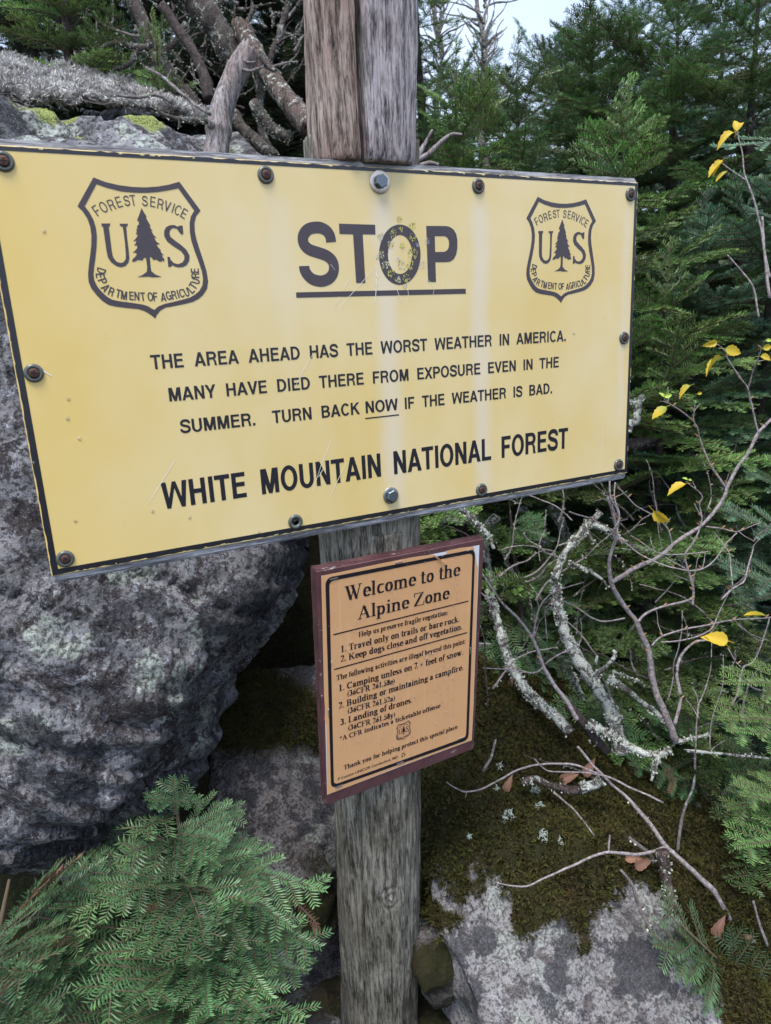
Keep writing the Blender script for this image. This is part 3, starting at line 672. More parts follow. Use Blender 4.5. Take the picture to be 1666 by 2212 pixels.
def half(side):
    xc = -.034                           # crack line
    def fn(u, z, t):
        a = 2 * pi * u; r = .0985 + .003 * fbm((cos(a) + 9 * side, sin(a), z * 2), 2)
        ey = .72 if side < 0 else .80
        x = r * cos(a); y = -r * abs(sin(a)) ** .8 * ey * (1 if sin(a) > 0 else -.9)
        w = .0082 + .0022 * min(max((z - .30) / .3, 0), 1) + .0012 * fbm((z * 14, side, 0), 2)
        cx = xc + .006 * (z - .45) + .004 * math.sin(z * 9)
        if side < 0: x = min(x, cx - w)
        else: x = max(x, cx + w); y += .006
        edge = 1 - max(0, 1 - (z - .312) / .012) ** 2 * .05 if z < .324 else 1
        g = groove(x * (1 + .15 * sin(z * 6)), y, z + .5 * x, 11 * side) * 1.15
        n = Vector((x, y, 0)); n.normalize()
        x = x * edge + n.x * g; y = y * edge + n.y * g
        
        return (x - .002 * side, y + AX(z) - .012, z + .003 * fbm((x * 30, y * 30, side), 2) * (1 if t < .05 else 0))
    return fn
sweep('split_half', .315, 1.5, 300, 150, half(-1), M_postU, post)
sweep('split_half', .3125, 1.5, 300, 150, half(1), M_postR, post)['label'] = 'paler silvery right half of the cracked post top'

# ---------------------------------------------------------------- the tan notice
bxv = Vector((.996, .085, -.0)).normalized(); upv = Vector((0.0, -.105, .994)); upv = (upv - bxv * upv.dot(bxv)).normalized(); nv = bxv.cross(upv)   # faces the viewer
P0 = onY(683, 1233, -.018)
def onB(x, y):
    r = ray(x, y); q = CAM + r * ((P0 - CAM).dot(nv) / r.dot(nv)); d = q - P0; return (d.dot(bxv), d.dot(upv))
def fb(x, z, h): return P0 + bxv * x + upv * z + nv * h
notice = empty('rules_notice', fb(.18, -.49, -.02)); tag(notice, 'tan alpine zone rules notice stapled to a maroon board under the yellow sign', 'sign')
c4 = [onB(683, 1233), onB(1048, 1162), onB(1025, 1619), onB(706, 1742)]
t = NT('maroon_painted_plywood'); v = t.coord((1, 1, .12)); g = t.noise(110, 6, .7, v); g2 = t.noise(18, 5, .7)
c = t.mix(t.ramp(g2, [(.35, 0), (.7, 1)]), (.085, .036, .04), (.135, .062, .064))
c = t.mix(t.ramp(g, [(.60, 0), (.68, .6)]), c, (.04, .018, .018)); wp = t.ramp(t.noise(60, 6, .8, t.coord((.3, 1, 1))), [(.62, 0), (.64, .8)])
c = t.mix(wp, c, (.42, .4, .4)); M_maroon = t.out(c, .55, t.bump(g, .8, .003), 0, .4)
bm = bmesh.new(); TH = .026
fr = [bm.verts.new(fb(x, z, 0)) for x, z in c4]; bk = [bm.verts.new(fb(x, z, -TH)) for x, z in c4]
bm.faces.new(fr[::-1]); bm.faces.new(bk)
for k in range(4): bm.faces.new((fr[k], fr[(k + 1) % 4], bk[(k + 1) % 4], bk[k]))
bmesh.ops.recalc_face_normals(bm, faces=bm.faces[:]); bmesh.ops.bevel(bm, geom=bm.edges[:], offset=.003, segments=3, affect='EDGES')
me = bpy.data.meshes.new('board'); bm.to_mesh(me); bm.free(); mesh_obj('board', me, [M_maroon], notice)
# ply veneers showing on the top and left edges
vs, fc = [], []
def slat3(p, q, h0, h1, out):
    o = len(vs); n_ = 24
    for i in range(n_ + 1):
        x = p[0] + (q[0] - p[0]) * i / n_; z = p[1] + (q[1] - p[1]) * i / n_; e = random.uniform(.0003, .0016)
        vs.extend([fb(x + out[0] * e, z + out[1] * e, h0), fb(x + out[0] * e, z + out[1] * e, h1)])
    for i in range(n_): a = o + 2 * i; fc.append((a, a + 1, a + 3, a + 2))
for h0 in (-.006, -.012, -.018):
    slat3(c4[0], c4[1], h0, h0 - .0035, (0, 1)); slat3(c4[0], c4[3], h0, h0 - .0035, (-1, 0))
mk('veneer_layer', vs, fc, [M_maroon], notice)
# paper
t = NT('tan_notice_paper'); pz = t.noise(30, 4, .5)
ln_ = t.ramp(t.noise(120, 1, .5, t.coord((1, 0.02, 0.02))), [(.62, 0), (.7, 1)])
c = t.mix(pz, (.70, .375, .175), (.76, .43, .215)); c = t.mix(t.math('MULTIPLY', ln_, .2), c, (.85, .6, .4))
M_tan = t.out(c, .42, t.bump(t.noise(350, 3), .12, .001), 0, .4)
M_white = simple('torn_white_underlayer', (.72, .74, .78), .6, 0, .08)
pc = [onB(693.6, 1243.6), onB(1035.5, 1177), onB(1019, 1599), onB(706.7, 1716.6)]
bt = lambda z, x, y: onB(*z(x, y))
pr = Pr(); pr.loops([[pc[0], pc[1], bt(ZU, 1500, 500), pc[2], bt(ZU, 900, 1045), pc[3]][::-1]]); pr.build('white_sheet', fb, M_white, notice, .0006)
tanl = [pc[0], bt(ZT, 700, 272), bt(ZT, 950, 222), bt(ZT, 1130, 197), bt(ZT, 1150, 215), bt(ZT, 1180, 238), bt(ZT, 1225, 215), bt(ZT, 1262, 178), bt(ZT, 1250, 166), bt(ZT, 1380, 138), bt(ZT, 1500, 125),
        bt(ZT, 1505, 160), bt(ZT, 1520, 230), bt(ZT, 1528, 290), bt(ZT, 1538, 312), (bt(ZU, 1502, 400)), (bt(ZU, 1481, 828)), bt(ZU, 830, 1066), bt(ZU, 190, 1316), bt(ZU, 178, 700), bt(ZU, 163, 640), bt(ZU, 166, 560), bt(ZU, 158, 420)]
pr = Pr(); pr.loops([tanl[::-1]]); pr.build('notice_sheet', fb, M_tan, notice, .0011)
M_ink = simple('notice_ink', (.014, .011, .018), .4, 0, .3, 60, 0, .5)
def rrect(c, r, n=6):
    out = []
    for k in range(4):
        p = Vector(c[k]); a = (Vector(c[k - 1]) - p).normalized(); b = (Vector(c[(k + 1) % 4]) - p).normalized()
        for i in range(n + 1):
            u = i / n; q0 = p + a * r; q1 = p + b * r
            out.append(tuple(q0 * (1 - u) ** 2 + p * 2 * u * (1 - u) + q1 * u * u))
    return out
ob = [bt(ZT, 168, 408), bt(ZT, 1512, 148), bt(ZU, 1452, 822), bt(ZU, 220, 1262)]; ib = [bt(ZT, 203, 438), bt(ZT, 1490, 184), bt(ZU, 1430, 800), bt(ZU, 245, 1226)]
pr = Pr(); pr.loops([rrect(ob, .016), rrect(ib, .011)[::-1]]); pr.build('printed_border', fb, M_ink, notice, .0016)
def rule(z0, x0, y0, z1, x1, y1, w):
    pr = Pr(); a, b = bt(z0, x0, y0), bt(z1, x1, y1); pr.stroke([a, b], w); pr.build('rule_line', fb, M_ink, notice, .0016)
rule(ZT, 240, 917, ZT, 1450, 615, .0029); rule(ZT, 248, 1228, ZT, 1440, 897, .0029)
px = (bt(ZT, 1000, 500)[1] - bt(ZT, 1000, 600)[1]) / 100     # height of one enlarged pixel on the board
for body, z0, x0, y0, z1, x1, y1, cap in (
    ('Welcome to the', ZT, 345, 615, ZT, 1366, 386, 121), ('Alpine Zone', ZT, 460, 783, ZT, 1270, 594, 117),
    ('Help us preserve fragile vegetation:', ZT, 467, 938, ZT, 1268, 735, 46), ('1. Travel only on trails or bare rock.', ZT, 305, 1077, ZT, 1370, 800, 58),
    ('2. Keep dogs close and off vegetation.', ZT, 305, 1163, ZT, 1395, 868, 58), ('The following activities are illegal beyond this point:', ZU, 268, 292, ZT, 1425, 994, 48),
    ('1. Camping unless on 2 + feet of snow.', ZU, 287, 391, ZU, 1403, 60, 60), ('(36CFR 261.58e)', ZU, 363, 436, ZU, 790, 318, 54),
    ('2. Building or maintaining a campfire.', ZU, 287, 546, ZU, 1403, 196, 60), ('(36CFR 261.52a)', ZU, 366, 590, ZU, 793, 470, 54),
    ('3. Landing of drones.', ZU, 303, 694, ZU, 947, 488, 60), ('(36CFR 261.58y)', ZU, 370, 742, ZU, 793, 618, 54),
    ('*A CFR indicates a ticketable offense', ZU, 295, 836, ZU, 1196, 534, 46), ('Thank you for helping protect this special place.', ZU, 333, 1093, ZU, 1358, 719, 46)):
    pr = Pr(); serif_text(pr, body, bt(z0, x0, y0), bt(z1, x1, y1), cap * px, 1.0 if cap > 100 else 1.22); pr.build('text_line', fb, M_ink, notice, .0017)
pr = Pr(); text_between(pr, 'P Custom UNICOR Cumberland, MD', bt(ZU, 283, 1186), bt(ZU, 818, 985), 26 * px, .01); pr.build('text_line', fb, M_ink, notice, .0017)
# small emblem and recycling arrows
ec = bt(ZU, 870, 745); es = (bt(ZU, 935, 700)[0] - bt(ZU, 805, 740)[0]) / .175
pr = Pr(); tmp = Pr(); shield_print(tmp); pr.v = [(a * es + ec[0], b * es * 1.06 + ec[1], c) for a, b, c in tmp.v]; pr.f = tmp.f; pr.build('shield_emblem', fb, M_ink, notice, .0017)
pr = Pr(); rc = bt(ZU, 868, 957); rr = 17 * px
for k in range(3):
    a = R(90 + 120 * k); p = [(rc[0] + rr * cos(a + d), rc[1] + rr * sin(a + d)) for d in (-.55, -.2, .2, .55)]
    pr.stroke(p, rr * .5); e = p[-1]; d = a + .9
    pr.hull([(e[0] + rr * .45 * cos(a + .5), e[1] + rr * .45 * sin(a + .5)), (e[0] - rr * .45 * cos(a + .5), e[1] - rr * .45 * sin(a + .5)), (rc[0] + rr * .95 * cos(a + 1.15), rc[1] + rr * .95 * sin(a + 1.15))])
pr.build('recycling_symbol', fb, M_ink, notice, .0017)
# torn curl hanging at the top
vs = [fb(*bt(ZT, x, y), h) for x, y, h in ((1130, 197, .0014), (1160, 212, .004), (1175, 222, .006), (1200, 250, .007), (1265, 274, .003), (1172, 240, .0018), (1140, 212, .0014))]
mk('torn_flap', vs, [(0, 6, 1), (6, 5, 2, 1), (5, 3, 2), (5, 4, 3)], [M_tan], notice)
M_staple = simple('staple_steel', (.62, .64, .68), .3, .9, .1)
for z, x, y, vert in ((ZT, 245, 413, 0), (ZT, 828, 268, 0), (ZT, 1462, 158, 0), (ZU, 1468, 25, 1), (ZU, 197, 578, 1), (ZU, 840, 1030, 0), (ZU, 290, 1240, 0), (ZU, 1385, 808, 0)):
    c = bt(z, x, y); l, w = (.0085, .0011); 
    if vert: l, w = w, l
    vs = []; 
    for h, k in ((.0016, 1), (.0030, .9)):
        for sx, sz in ((-1, -1), (1, -1), (1, 1), (-1, 1)): vs.append(fb(c[0] + sx * l * k, c[1] + sz * w * k, h))
    mk('staple', vs, [(4, 5, 6, 7), (0, 1, 5, 4), (1, 2, 6, 5), (2, 3, 7, 6), (3, 0, 4, 7)], [M_staple], notice)
vs, fc = [], []; rs = random.Random(11)
for k in range(420):
    u, w = rs.random(), rs.random()
    if rs.random() < .6: u = 1 - u * u * .6
    x = pc[0][0] + .012 + u * (.325 - .02); z = -.03 - w * .42
    r = rs.uniform(.0007, .0016) if rs.random() < .9 else rs.uniform(.0018, .0028)
    dome(vs, fc, fb(x, z, .0019), nv, bxv, upv, r, r * .6, 6)
tag(mk('rain_drops', vs, fc, [M_drop], notice, True), kind='stuff')

# ---------------------------------------------------------------- rocks
def hull_rock(name, pts, voxel, seed, fn, mats, smooth_it=6, amp=1.0, strata=None, parent=None):
    bm = bmesh.new()
    for p in pts: bm.verts.new(p)
    r = bmesh.ops.convex_hull(bm, input=bm.verts[:])
    junk = list({g for g in list(r['geom_interior']) + list(r['geom_unused']) if isinstance(g, bmesh.types.BMVert)})
    bmesh.ops.delete(bm, geom=junk, context='VERTS')
    me = bpy.data.meshes.new('tmp'); bm.to_mesh(me); bm.free()
    o = bpy.data.objects.new('tmp', me); col.objects.link(o)
    m = o.modifiers.new('r', 'REMESH'); m.mode = 'VOXEL'; m.voxel_size = voxel
    m = o.modifiers.new('s', 'SMOOTH'); m.factor = .5; m.iterations = smooth_it
    dg = bpy.context.evaluated_depsgraph_get(); me2 = bpy.data.meshes.new_from_object(o.evaluated_get(dg))
    bpy.data.objects.remove(o)
    n = len(me2.vertices); co = np.empty(n * 3, 'f'); no = np.empty(n * 3, 'f')
    me2.vertices.foreach_get('co', co); me2.vertices.foreach_get('normal', no)
    co = co.reshape(-1, 3); no = no.reshape(-1, 3); moss = np.zeros(n, 'f'); out = co.copy()
    for i in range(n):
        p = Vector(co[i]); nn = Vector(no[i]); d, ms = fn(p, nn, seed)
        out[i] = p + nn * d * amp; moss[i] = ms
    me2.vertices.foreach_set('co', out.ravel()); me2.name = name
    a = me2.attributes.new('moss', 'FLOAT', 'POINT'); a.data.foreach_set('value', moss)
    me2.materials.clear(); me2.update()
    o = mesh_obj(name, me2, mats, parent, True); return o
def rock_d(p, n, seed, strat=None, s=1.0):
    q = p + Vector((seed * 3.1, 0, 0))
    d = .10 * s * noise.noise(q * 1.6) + .05 * s * noise.noise(q * 3.7 + Vector((5, 1, 2)))
    v = noise.noise(q * 8); d += .016 * v + .006 * noise.noise(q * 21) + .0032 * noise.noise(q * 52)
    vd = noise.voronoi(q * 2.3 + Vector((noise.noise(q * 2), noise.noise(q * 2 + Vector((7, 0, 0))), 0)) * .5)[0]
    d += .065 * s * (min(vd[1] - vd[0], .5) - .2) + .022 * (min(noise.voronoi(q * 7.5)[0][1] - noise.voronoi(q * 7.5)[0][0], .4) - .2)
    if strat is not None:
        h = q.dot(strat) + .05 * noise.noise(q * 2.5); k = h * 11; fr = k - math.floor(k)
        d += .040 * (fr - .5) * (.4 + abs(noise.noise(q * 1.3)))
        d -= .020 * max(0, 1 - abs(noise.noise(q * 2.2 + Vector((9, 0, h * 6)))) * 14)
    return d

def rock_mat(name, base1, base2, dark, patch, patch2, mapc=None, scale=1.0, gain=1.0, moss_c=((.016, .018, .006), (.055, .055, .014))):
    t = NT(name); S = scale
    wv = t.n('TexNoise'); wv.inputs['Scale'].default_value = 7 * S; wv.inputs['Detail'].default_value = 4; t.l(t.tc.outputs['Object'], wv.inputs['Vector'])
    vm = t.n('VectorMath', operation='SCALE'); vm.inputs['Scale'].default_value = .16 / S; t.l(wv.outputs['Color'], vm.inputs[0])
    va = t.n('VectorMath', operation='ADD'); t.l(t.tc.outputs['Object'], va.inputs[0]); t.l(vm.outputs[0], va.inputs[1]); W = va.outputs[0]
    n1 = t.noise(3.2 * S, 8, .68); n2 = t.noise(16 * S, 8, .72); n3 = t.noise(95 * S, 5, .75); n4 = t.noise(300 * S, 3, .7)
    c = t.mix(t.ramp(n1, [(.40, 0), (.62, 1)]), base1, base2)
    c = t.mix(t.ramp(n2, [(.52, 0), (.56, .85)]), c, dark)
    pm = t.ramp(t.vor(9 * S, W), [(.42, 1), (.45, 0)]); pm = t.math('MULTIPLY', pm, t.ramp(t.noise(3.4 * S, 3, .5, W), [(.46, 0), (.49, 1)]))
    cell = t.ramp(t.noise(120 * S, 4, .8), [(.42, 0), (.55, 1)])
    c = t.mix(pm, c, t.mix(cell, [x * .5 for x in patch], patch))
    pm2 = t.ramp(t.noise(24 * S, 9, .85, W), [(.55, 0), (.565, 1)])
    c = t.mix(t.math('MULTIPLY', pm2, .9), c, t.mix(cell, [x * .45 for x in patch2], patch2))
    pm3 = t.ramp(t.noise(5 * S, 6, .7, t.coord((1, 1, 1), (1, 2, .5))), [(.53, 0), (.56, 1)])
    c = t.mix(t.math('MULTIPLY', pm3, .85), c, t.mix(cell, (.022, .023, .03), (.085, .09, .11)))
    c = t.mix(t.ramp(n3, [(.42, .8), (.52, 0)]), c, [x * .4 for x in dark])
    c = t.mix(t.ramp(n4, [(.60, 0), (.72, .5)]), c, [min(1, x * 1.35) for x in patch2])
    if mapc:
        acc = None
        for (p, r) in mapc:
            d = t.n('VectorMath', operation='DISTANCE'); t.l(W, d.inputs[0]); d.inputs[1].default_value = Vector(p) + Vector((.08, .08, .08)) / S
            m = t.ramp(t.math('DIVIDE', d.outputs['Value'], r), [(.82, 1), (1.0, 0)]); acc = m if acc is None else t.math('MAXIMUM', acc, m)
        crz = t.ramp(t.vor(170, None, 'DISTANCE_TO_EDGE'), [(.03, 0), (.12, 1)])
        c = t.mix(t.math('MULTIPLY', acc, t.ramp(n3, [(.30, .2), (.45, 1)])), c, t.mix(crz, (.07, .08, .03), (.44, .52, .16)))
    ms = t.math('MULTIPLY', t.attr('moss'), 1)
    mm = t.ramp(t.math('ADD', ms, t.math('MULTIPLY', t.math('SUBTRACT', n3, .5), 1.6)), [(.44, 0), (.56, 1)])
    mc = t.mix(t.ramp(t.noise(130, 5, .75), [(.35, 0), (.68, 1)]), *moss_c); mc = t.mix(t.ramp(n1, [(.4, 0), (.6, .6)]), mc, (.06, .042, .02))
    c = t.mix(mm, c, mc)
    if gain != 1: c = t.mix(1.0, c, (gain, gain, gain), 'MULTIPLY')
    nb = t.bump(n2, 1.0, .035); nb = t.bump(n3, 1.0, .010, nb); nb = t.bump(n4, .8, .003, nb); nb = t.bump(pm2, .4, .003, nb)
    return t.out(c, .88, nb, 0, .3)

P_ = lambda x, y, d: at(x, y, d)
# big boulder at the left, behind the yellow sign
mp = [(P_(106, 228, 2.02), .075), (P_(310, 232, 2.12), .075), (P_(345, 238, 2.15), .06), (P_(378, 242, 2.2), .05), (P_(515, 315, 2.42), .085), (P_(170, 262, 1.98), .035), (P_(140, 300, 1.9), .03), (P_(65, 1415, 1.62), .04), (P_(535, 335, 2.42), .06)]
M_rock = rock_mat('lichened_granite', (.15, .15, .165), (.40, .40, .43), (.055, .042, .045), (.56, .62, .57), (.60, .63, .70), mp, .72)
st = Vector((.62, -.25, .74)).normalized()
def f_big(p, n, s):
    d = rock_d(p, n, s, st)
    m = 0.0
    if n.z > .35: m = .55 * min(1, (n.z - .35) * 3)
    if p.z > .25: m *= .5
    return d, m * (.5 + .8 * noise.noise(p * 3))
big_pts = [P_(-260, 175, 1.9), P_(0, 222, 1.95), P_(200, 228, 2.05), P_(360, 240, 2.2), P_(480, 285, 2.35), P_(590, 345, 2.5), P_(-300, 700, 1.55), P_(0, 700, 1.6), P_(200, 900, 1.62), P_(420, 600, 2.0),
  P_(-300, 1200, 1.42), P_(100, 1250, 1.5), P_(430, 1180, 1.72), P_(560, 1190, 1.85), P_(330, 1480, 1.62), P_(90, 1650, 1.52), P_(240, 1750, 1.6), P_(0, 1900, 1.55), P_(-300, 1900, 1.5),
  P_(740, 1060, 2.25), P_(715, 1195, 2.25), P_(540, 1395, 2.1), P_(450, 1520, 2.02), P_(340, 1680, 1.95), P_(270, 1900, 1.9), P_(640, 600, 2.6),
  P_(-200, 210, 3.2), P_(500, 320, 3.4), P_(600, 900, 3.0), P_(-300, 1500, 3.0), P_(300, 1650, 2.6), P_(0, 400, 1.75), P_(-260, 350, 1.7)]
boulder = hull_rock('boulder', big_pts, .0165, 1, f_big, [M_rock], 7)
tag(boulder, 'huge grey lichen covered boulder leaning behind the left of the yellow sign', 'boulder')

M_rock2 = rock_mat('mossy_granite', (.34, .33, .33), (.50, .49, .50), (.15, .13, .13), (.56, .58, .55), (.66, .65, .70), [(P_(1500, 1985, 1.9), .05), (P_(1590, 2120, 1.95), .06)], 1.25)
def f_slab(p, n, s):
    q = p - CAM; c = RW.transposed() @ q; px_, py_ = 833 + FPX * c.x / -c.z, 1106 - FPX * c.y / -c.z
    d = rock_d(p, n, s, None, .8)
    w = noise.noise(p * 5.5 + Vector((3, 0, 0))) * 120 + noise.noise(p * 15) * 75 + noise.noise(p * 38) * 45
    # upper limit of the bare rock, measured along the bank
    lim = np.interp(px_, [900, 960, 1040, 1080, 1120, 1210, 1260, 1290, 1330, 1370, 1460, 1560, 1620], [1975, 1960, 1895, 1885, 1930, 1960, 1975, 1950, 1905, 1925, 1960, 2080, 2300])
    v = (lim - py_ + w) / 110 + .5
    v += .95 * math.exp(-((px_ - 1235 - (py_ - 2000) * .35 + 90 * noise.noise(p * 6)) / 42) ** 2) * (1 if py_ < 2060 else max(0, 1 - (py_ - 2060) / 90))
    v += max(0, (px_ - 1400 - .25 * (2212 - py_)) / 120) + max(0, noise.noise(p * 4.3 + Vector((2, 8, 0))) - .22) * 2.2
    v = min(max(v, 0.0), 1.0); d += (1 - v) * .035 * (min(noise.voronoi(p * 5.5)[0][1] - noise.voronoi(p * 5.5)[0][0], .35) - .2)
    d += v * (.012 + .030 * noise.noise(p * 7) + .016 * noise.noise(p * 19))
    return d, v
slab_pts = [P_(915, 1975, 1.78), P_(900, 1800, 1.95), P_(905, 1600, 2.1), P_(950, 1450, 2.35), P_(1120, 1400, 2.6), P_(1350, 1420, 2.75), P_(1560, 1600, 2.5), P_(1700, 1800, 2.25), P_(1750, 2100, 1.9), P_(1640, 2400, 1.6), P_(1300, 2420, 1.5), P_(1080, 2330, 1.56), P_(1000, 2120, 1.66), P_(1300, 1900, 1.85), P_(1500, 1950, 1.9),
   at(1000, 2400, 2.2), at(1500, 2500, 2.4), at(950, 2050, 2.3), at(1800, 2200, 2.6), at(1100, 1600, 3.2), at(1500, 1700, 3.2)]
slab = hull_rock('boulder', slab_pts, .0135, 4, f_slab, [M_rock2], 8, .8)
tag(slab, 'pale crusty boulder draped with dark green moss right of the post foot', 'boulder')

M_rock3 = rock_mat('shaded_granite', (.18, .165, .165), (.33, .30, .30), (.07, .055, .055), (.40, .42, .38), (.42, .41, .43), None, 1.3)  # granite colour darkened to carry the shade between boulder and post
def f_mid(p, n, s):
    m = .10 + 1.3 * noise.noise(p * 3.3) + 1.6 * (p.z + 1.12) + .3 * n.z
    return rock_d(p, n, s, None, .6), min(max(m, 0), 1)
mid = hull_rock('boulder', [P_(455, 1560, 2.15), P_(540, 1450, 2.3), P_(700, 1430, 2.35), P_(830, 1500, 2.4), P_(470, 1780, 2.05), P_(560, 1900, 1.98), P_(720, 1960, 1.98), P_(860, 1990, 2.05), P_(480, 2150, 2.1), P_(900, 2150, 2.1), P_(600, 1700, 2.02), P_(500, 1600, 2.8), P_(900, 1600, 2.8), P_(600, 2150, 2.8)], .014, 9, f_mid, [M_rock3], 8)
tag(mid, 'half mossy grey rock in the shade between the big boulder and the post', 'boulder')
def f_small(p, n, s): return rock_d(p, n, s, None, .35), min(max(.25 + noise.noise(p * 5), 0), 1)
for nm, (x, y, d, w, h), lab in (('a', (690, 1930, 1.95, .10, .17), 'small dark brown stone wedged just left of the post'), ('b', (930, 2080, 1.82, .09, .15), 'small reddish stone in the gap right of the post foot'),
                                 ('c', (640, 2230, 1.7, .13, .10), 'low grey stone under the fir sapling by the post foot'), ('d', (985, 2260, 1.9, .10, .10), 'low dark stone at the bottom edge beside the pale boulder')):
    c = at(x, y, d); pts = []
    rs = random.Random(nm)
    for k in range(16):
        v = Vector((rs.gauss(0, 1), rs.gauss(0, 1), rs.gauss(0, 1))).normalized(); pts.append(c + Vector((v.x * w, v.y * w, v.z * h)))
    o = hull_rock('stone', pts, .011, 20 + ord(nm), f_small, [M_rock3], 5); tag(o, lab, 'stone', 'small stones round the post foot')

# ---------------------------------------------------------------- ground and hill
def gz(x, y):
    dd = (x - CAM.x) * .443 + (y - CAM.y) * .896          # distance ahead of the viewer
    z = -1.80 + .02 * noise.noise(Vector((x, y, 0)) * .5)
    z += .62 * max(0, min(1, (dd - 1.9) / 1.4)) ** 1.2
    if dd > 3: z += .11 * (dd - 3) if dd < 12 else .99 - .03 * (dd - 12)
    if dd < 1.2: z -= .06 * min(1.2 - dd, 30) * .3
    return z + .05 * noise.noise(Vector((x * 2.1, y * 2.1, 3))) + .012 * noise.noise(Vector((x * 11, y * 11, 1)))
xs = sorted(set([round(-1.5 + .05 * i, 3) for i in range(120)] + [-1500, -400, -120, -50, -25, -14, -8, -5, -3.5, -2.5, -2] + [5 + .4 * i for i in range(20)] + [14, 18, 25, 40, 80, 200, 500, 1500]))
ys = sorted(set([round(-.4 + .05 * i, 3) for i in range(110)] + [-1500, -400, -120, -50, -25, -14, -8, -5, -3.5, -2.5, -1.8, -1.2, -.8] + [5.3 + .4 * i for i in range(24)] + [17, 22, 30, 50, 90, 200, 500, 1500]))
v = [(x, y, gz(x, y) if max(abs(x), abs(y)) < 120 else -3 - 0.02 * max(abs(x), abs(y))) for y in ys for x in xs]
nx = len(xs); f = [(j * nx + i, j * nx + i + 1, (j + 1) * nx + i + 1, (j + 1) * nx + i) for j in range(len(ys) - 1) for i in range(nx - 1)]
t = NT('forest_floor'); a = t.noise(9, 7, .7); b = t.noise(60, 5, .75)
c = t.mix(t.ramp(a, [(.4, 0), (.6, 1)]), (.022, .017, .012), (.028, .034, .012)); c = t.mix(t.ramp(b, [(.5, 0), (.7, 1)]), c, (.075, .055, .035))
M_floor = t.out(c, .95, t.bump(b, .8, .02), 0, .15)
tag(mk('ground', v, f, [M_floor], None, True), 'dark forest floor of needles, soil and moss', None, None, 'structure')
# far blue ridge
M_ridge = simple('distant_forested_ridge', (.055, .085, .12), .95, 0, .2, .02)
v = []; f = []; n_ = 160
for i in range(n_ + 1):
    a = R(-100 + 200 * i / n_) - R(90) + R(180 - 26); r = 1200
    h = 70 + 60 * noise.noise(Vector((i * .06, 2, 0))) + 18 * noise.noise(Vector((i * .3, 0, 5)))
    for k, (rr, hh) in enumerate(((900, -60), (1050, h * .45), (1200, h), (1400, -80))): v.append((rr * cos(a), rr * sin(a), hh))
for i in range(n_):
    for k in range(3): a = i * 4 + k; f.append((a, a + 4, a + 5, a + 1))
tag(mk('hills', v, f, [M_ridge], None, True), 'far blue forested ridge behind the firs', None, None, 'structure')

# ---------------------------------------------------------------- firs
class MB:
    def __init__(s): s.v = []; s.f = []; s.m = []; s.t = []
    def tube(s, pts, rad, seg=5, m=1, tone=.2, bumpy=0, seed=0, cap=True):
        n = len(pts); o = len(s.v); pts = [Vector(p) for p in pts]
        ref = Vector((.13, .27, .95))
        for i, p in enumerate(pts):
            d = (pts[min(i + 1, n - 1)] - pts[max(i - 1, 0)]).normalized()
            u = d.cross(ref)
            if u.length < .1: u = d.cross(Vector((1, 0, 0)))
            u.normalize(); w = d.cross(u); r = rad[i] if hasattr(rad, '__len__') else rad
            for k in range(seg):
                a = 2 * pi * k / seg; e = u * cos(a) + w * sin(a); q = p + e * r
                if bumpy: q = p + e * r * (1 + bumpy * noise.noise(q * (3.2 / max(r, .004)) * .25 + Vector((seed, 0, 0))) + bumpy * .8 * noise.noise(q * 60 + Vector((seed, 0, 0))))
                s.v.append(q); s.t.append(tone)
        for i in range(n - 1):
            for k in range(seg): a = o + i * seg + k; b = o + i * seg + (k + 1) % seg; s.f.append((a, b, b + seg, a + seg)); s.m.append(m)
        if cap:
            s.f.append(tuple(o + k for k in range(seg))[::-1]); s.m.append(m); s.f.append(tuple(o + (n - 1) * seg + k for k in range(seg))); s.m.append(m)
    def build(s, name, mats, parent=None, smooth=False, link=True):
        me = bpy.data.meshes.new(name); me.from_pydata([tuple(q) for q in s.v], [], s.f)
        for m in mats: me.materials.append(m)
        me.polygons.foreach_set('material_index', s.m)
        a = me.attributes.new('tone', 'FLOAT', 'POINT'); a.data.foreach_set('value', s.t)
        if smooth: me.shade_smooth()
        me.update()
        if not link: return me
        return mesh_obj(name, me, (), parent)

BUSHY = [False]
def needles(mb, pts, ups, rg, tone0, tone1, L=.023, sp_=.0062, w=.0013, top=True):
    # pts: list of Vector along the twig; combs of needles on both sides, a few standing on top
    tot = sum((pts[i + 1] - pts[i]).length for i in range(len(pts) - 1)); n = max(3, int(tot / sp_))
    for i in range(n + 1):
        u = i / n; s_ = u * (len(pts) - 1); k = min(int(s_), len(pts) - 2); p = pts[k].lerp(pts[k + 1], s_ - k)
        d = (pts[k + 1] - pts[k]).normalized(); up = (ups - d * ups.dot(d)).normalized(); sd = d.cross(up)
        tone = tone0 + (tone1 - tone0) * u ** 1.5
        for side in (-1, 1) + ((0,) if BUSHY[0] or (top and i % 2 == 0) else ()):
            fwd = rg.uniform(.35, .65) + .5 * u ** 4; lift = (rg.uniform(.05, .35) if not BUSHY[0] else rg.uniform(-.1, .9)) if side else rg.uniform(.8, 1.2)
            sdd = sd * side if side else sd * rg.uniform(-.6, .6)
            dv = (sdd + d * fwd + up * lift).normalized(); l = L * rg.uniform(.8, 1.1) * (1 - .3 * u ** 6) * (.65 + .35 * min(1, u * 5 + .3)); l *= .75 if not side else 1
            wv = dv.cross(up + sd * .3).normalized() * w * rg.uniform(.8, 1.15)
            o = len(mb.v); mid = p + dv * l * .55 - up * .0008
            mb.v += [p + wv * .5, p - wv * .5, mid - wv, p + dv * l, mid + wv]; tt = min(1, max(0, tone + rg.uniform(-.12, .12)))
            mb.t += [tt * .7, tt * .7, tt, min(1, tt * 1.15), tt]; mb.f.append((o, o + 1, o + 2, o + 3, o + 4)); mb.m.append(0)
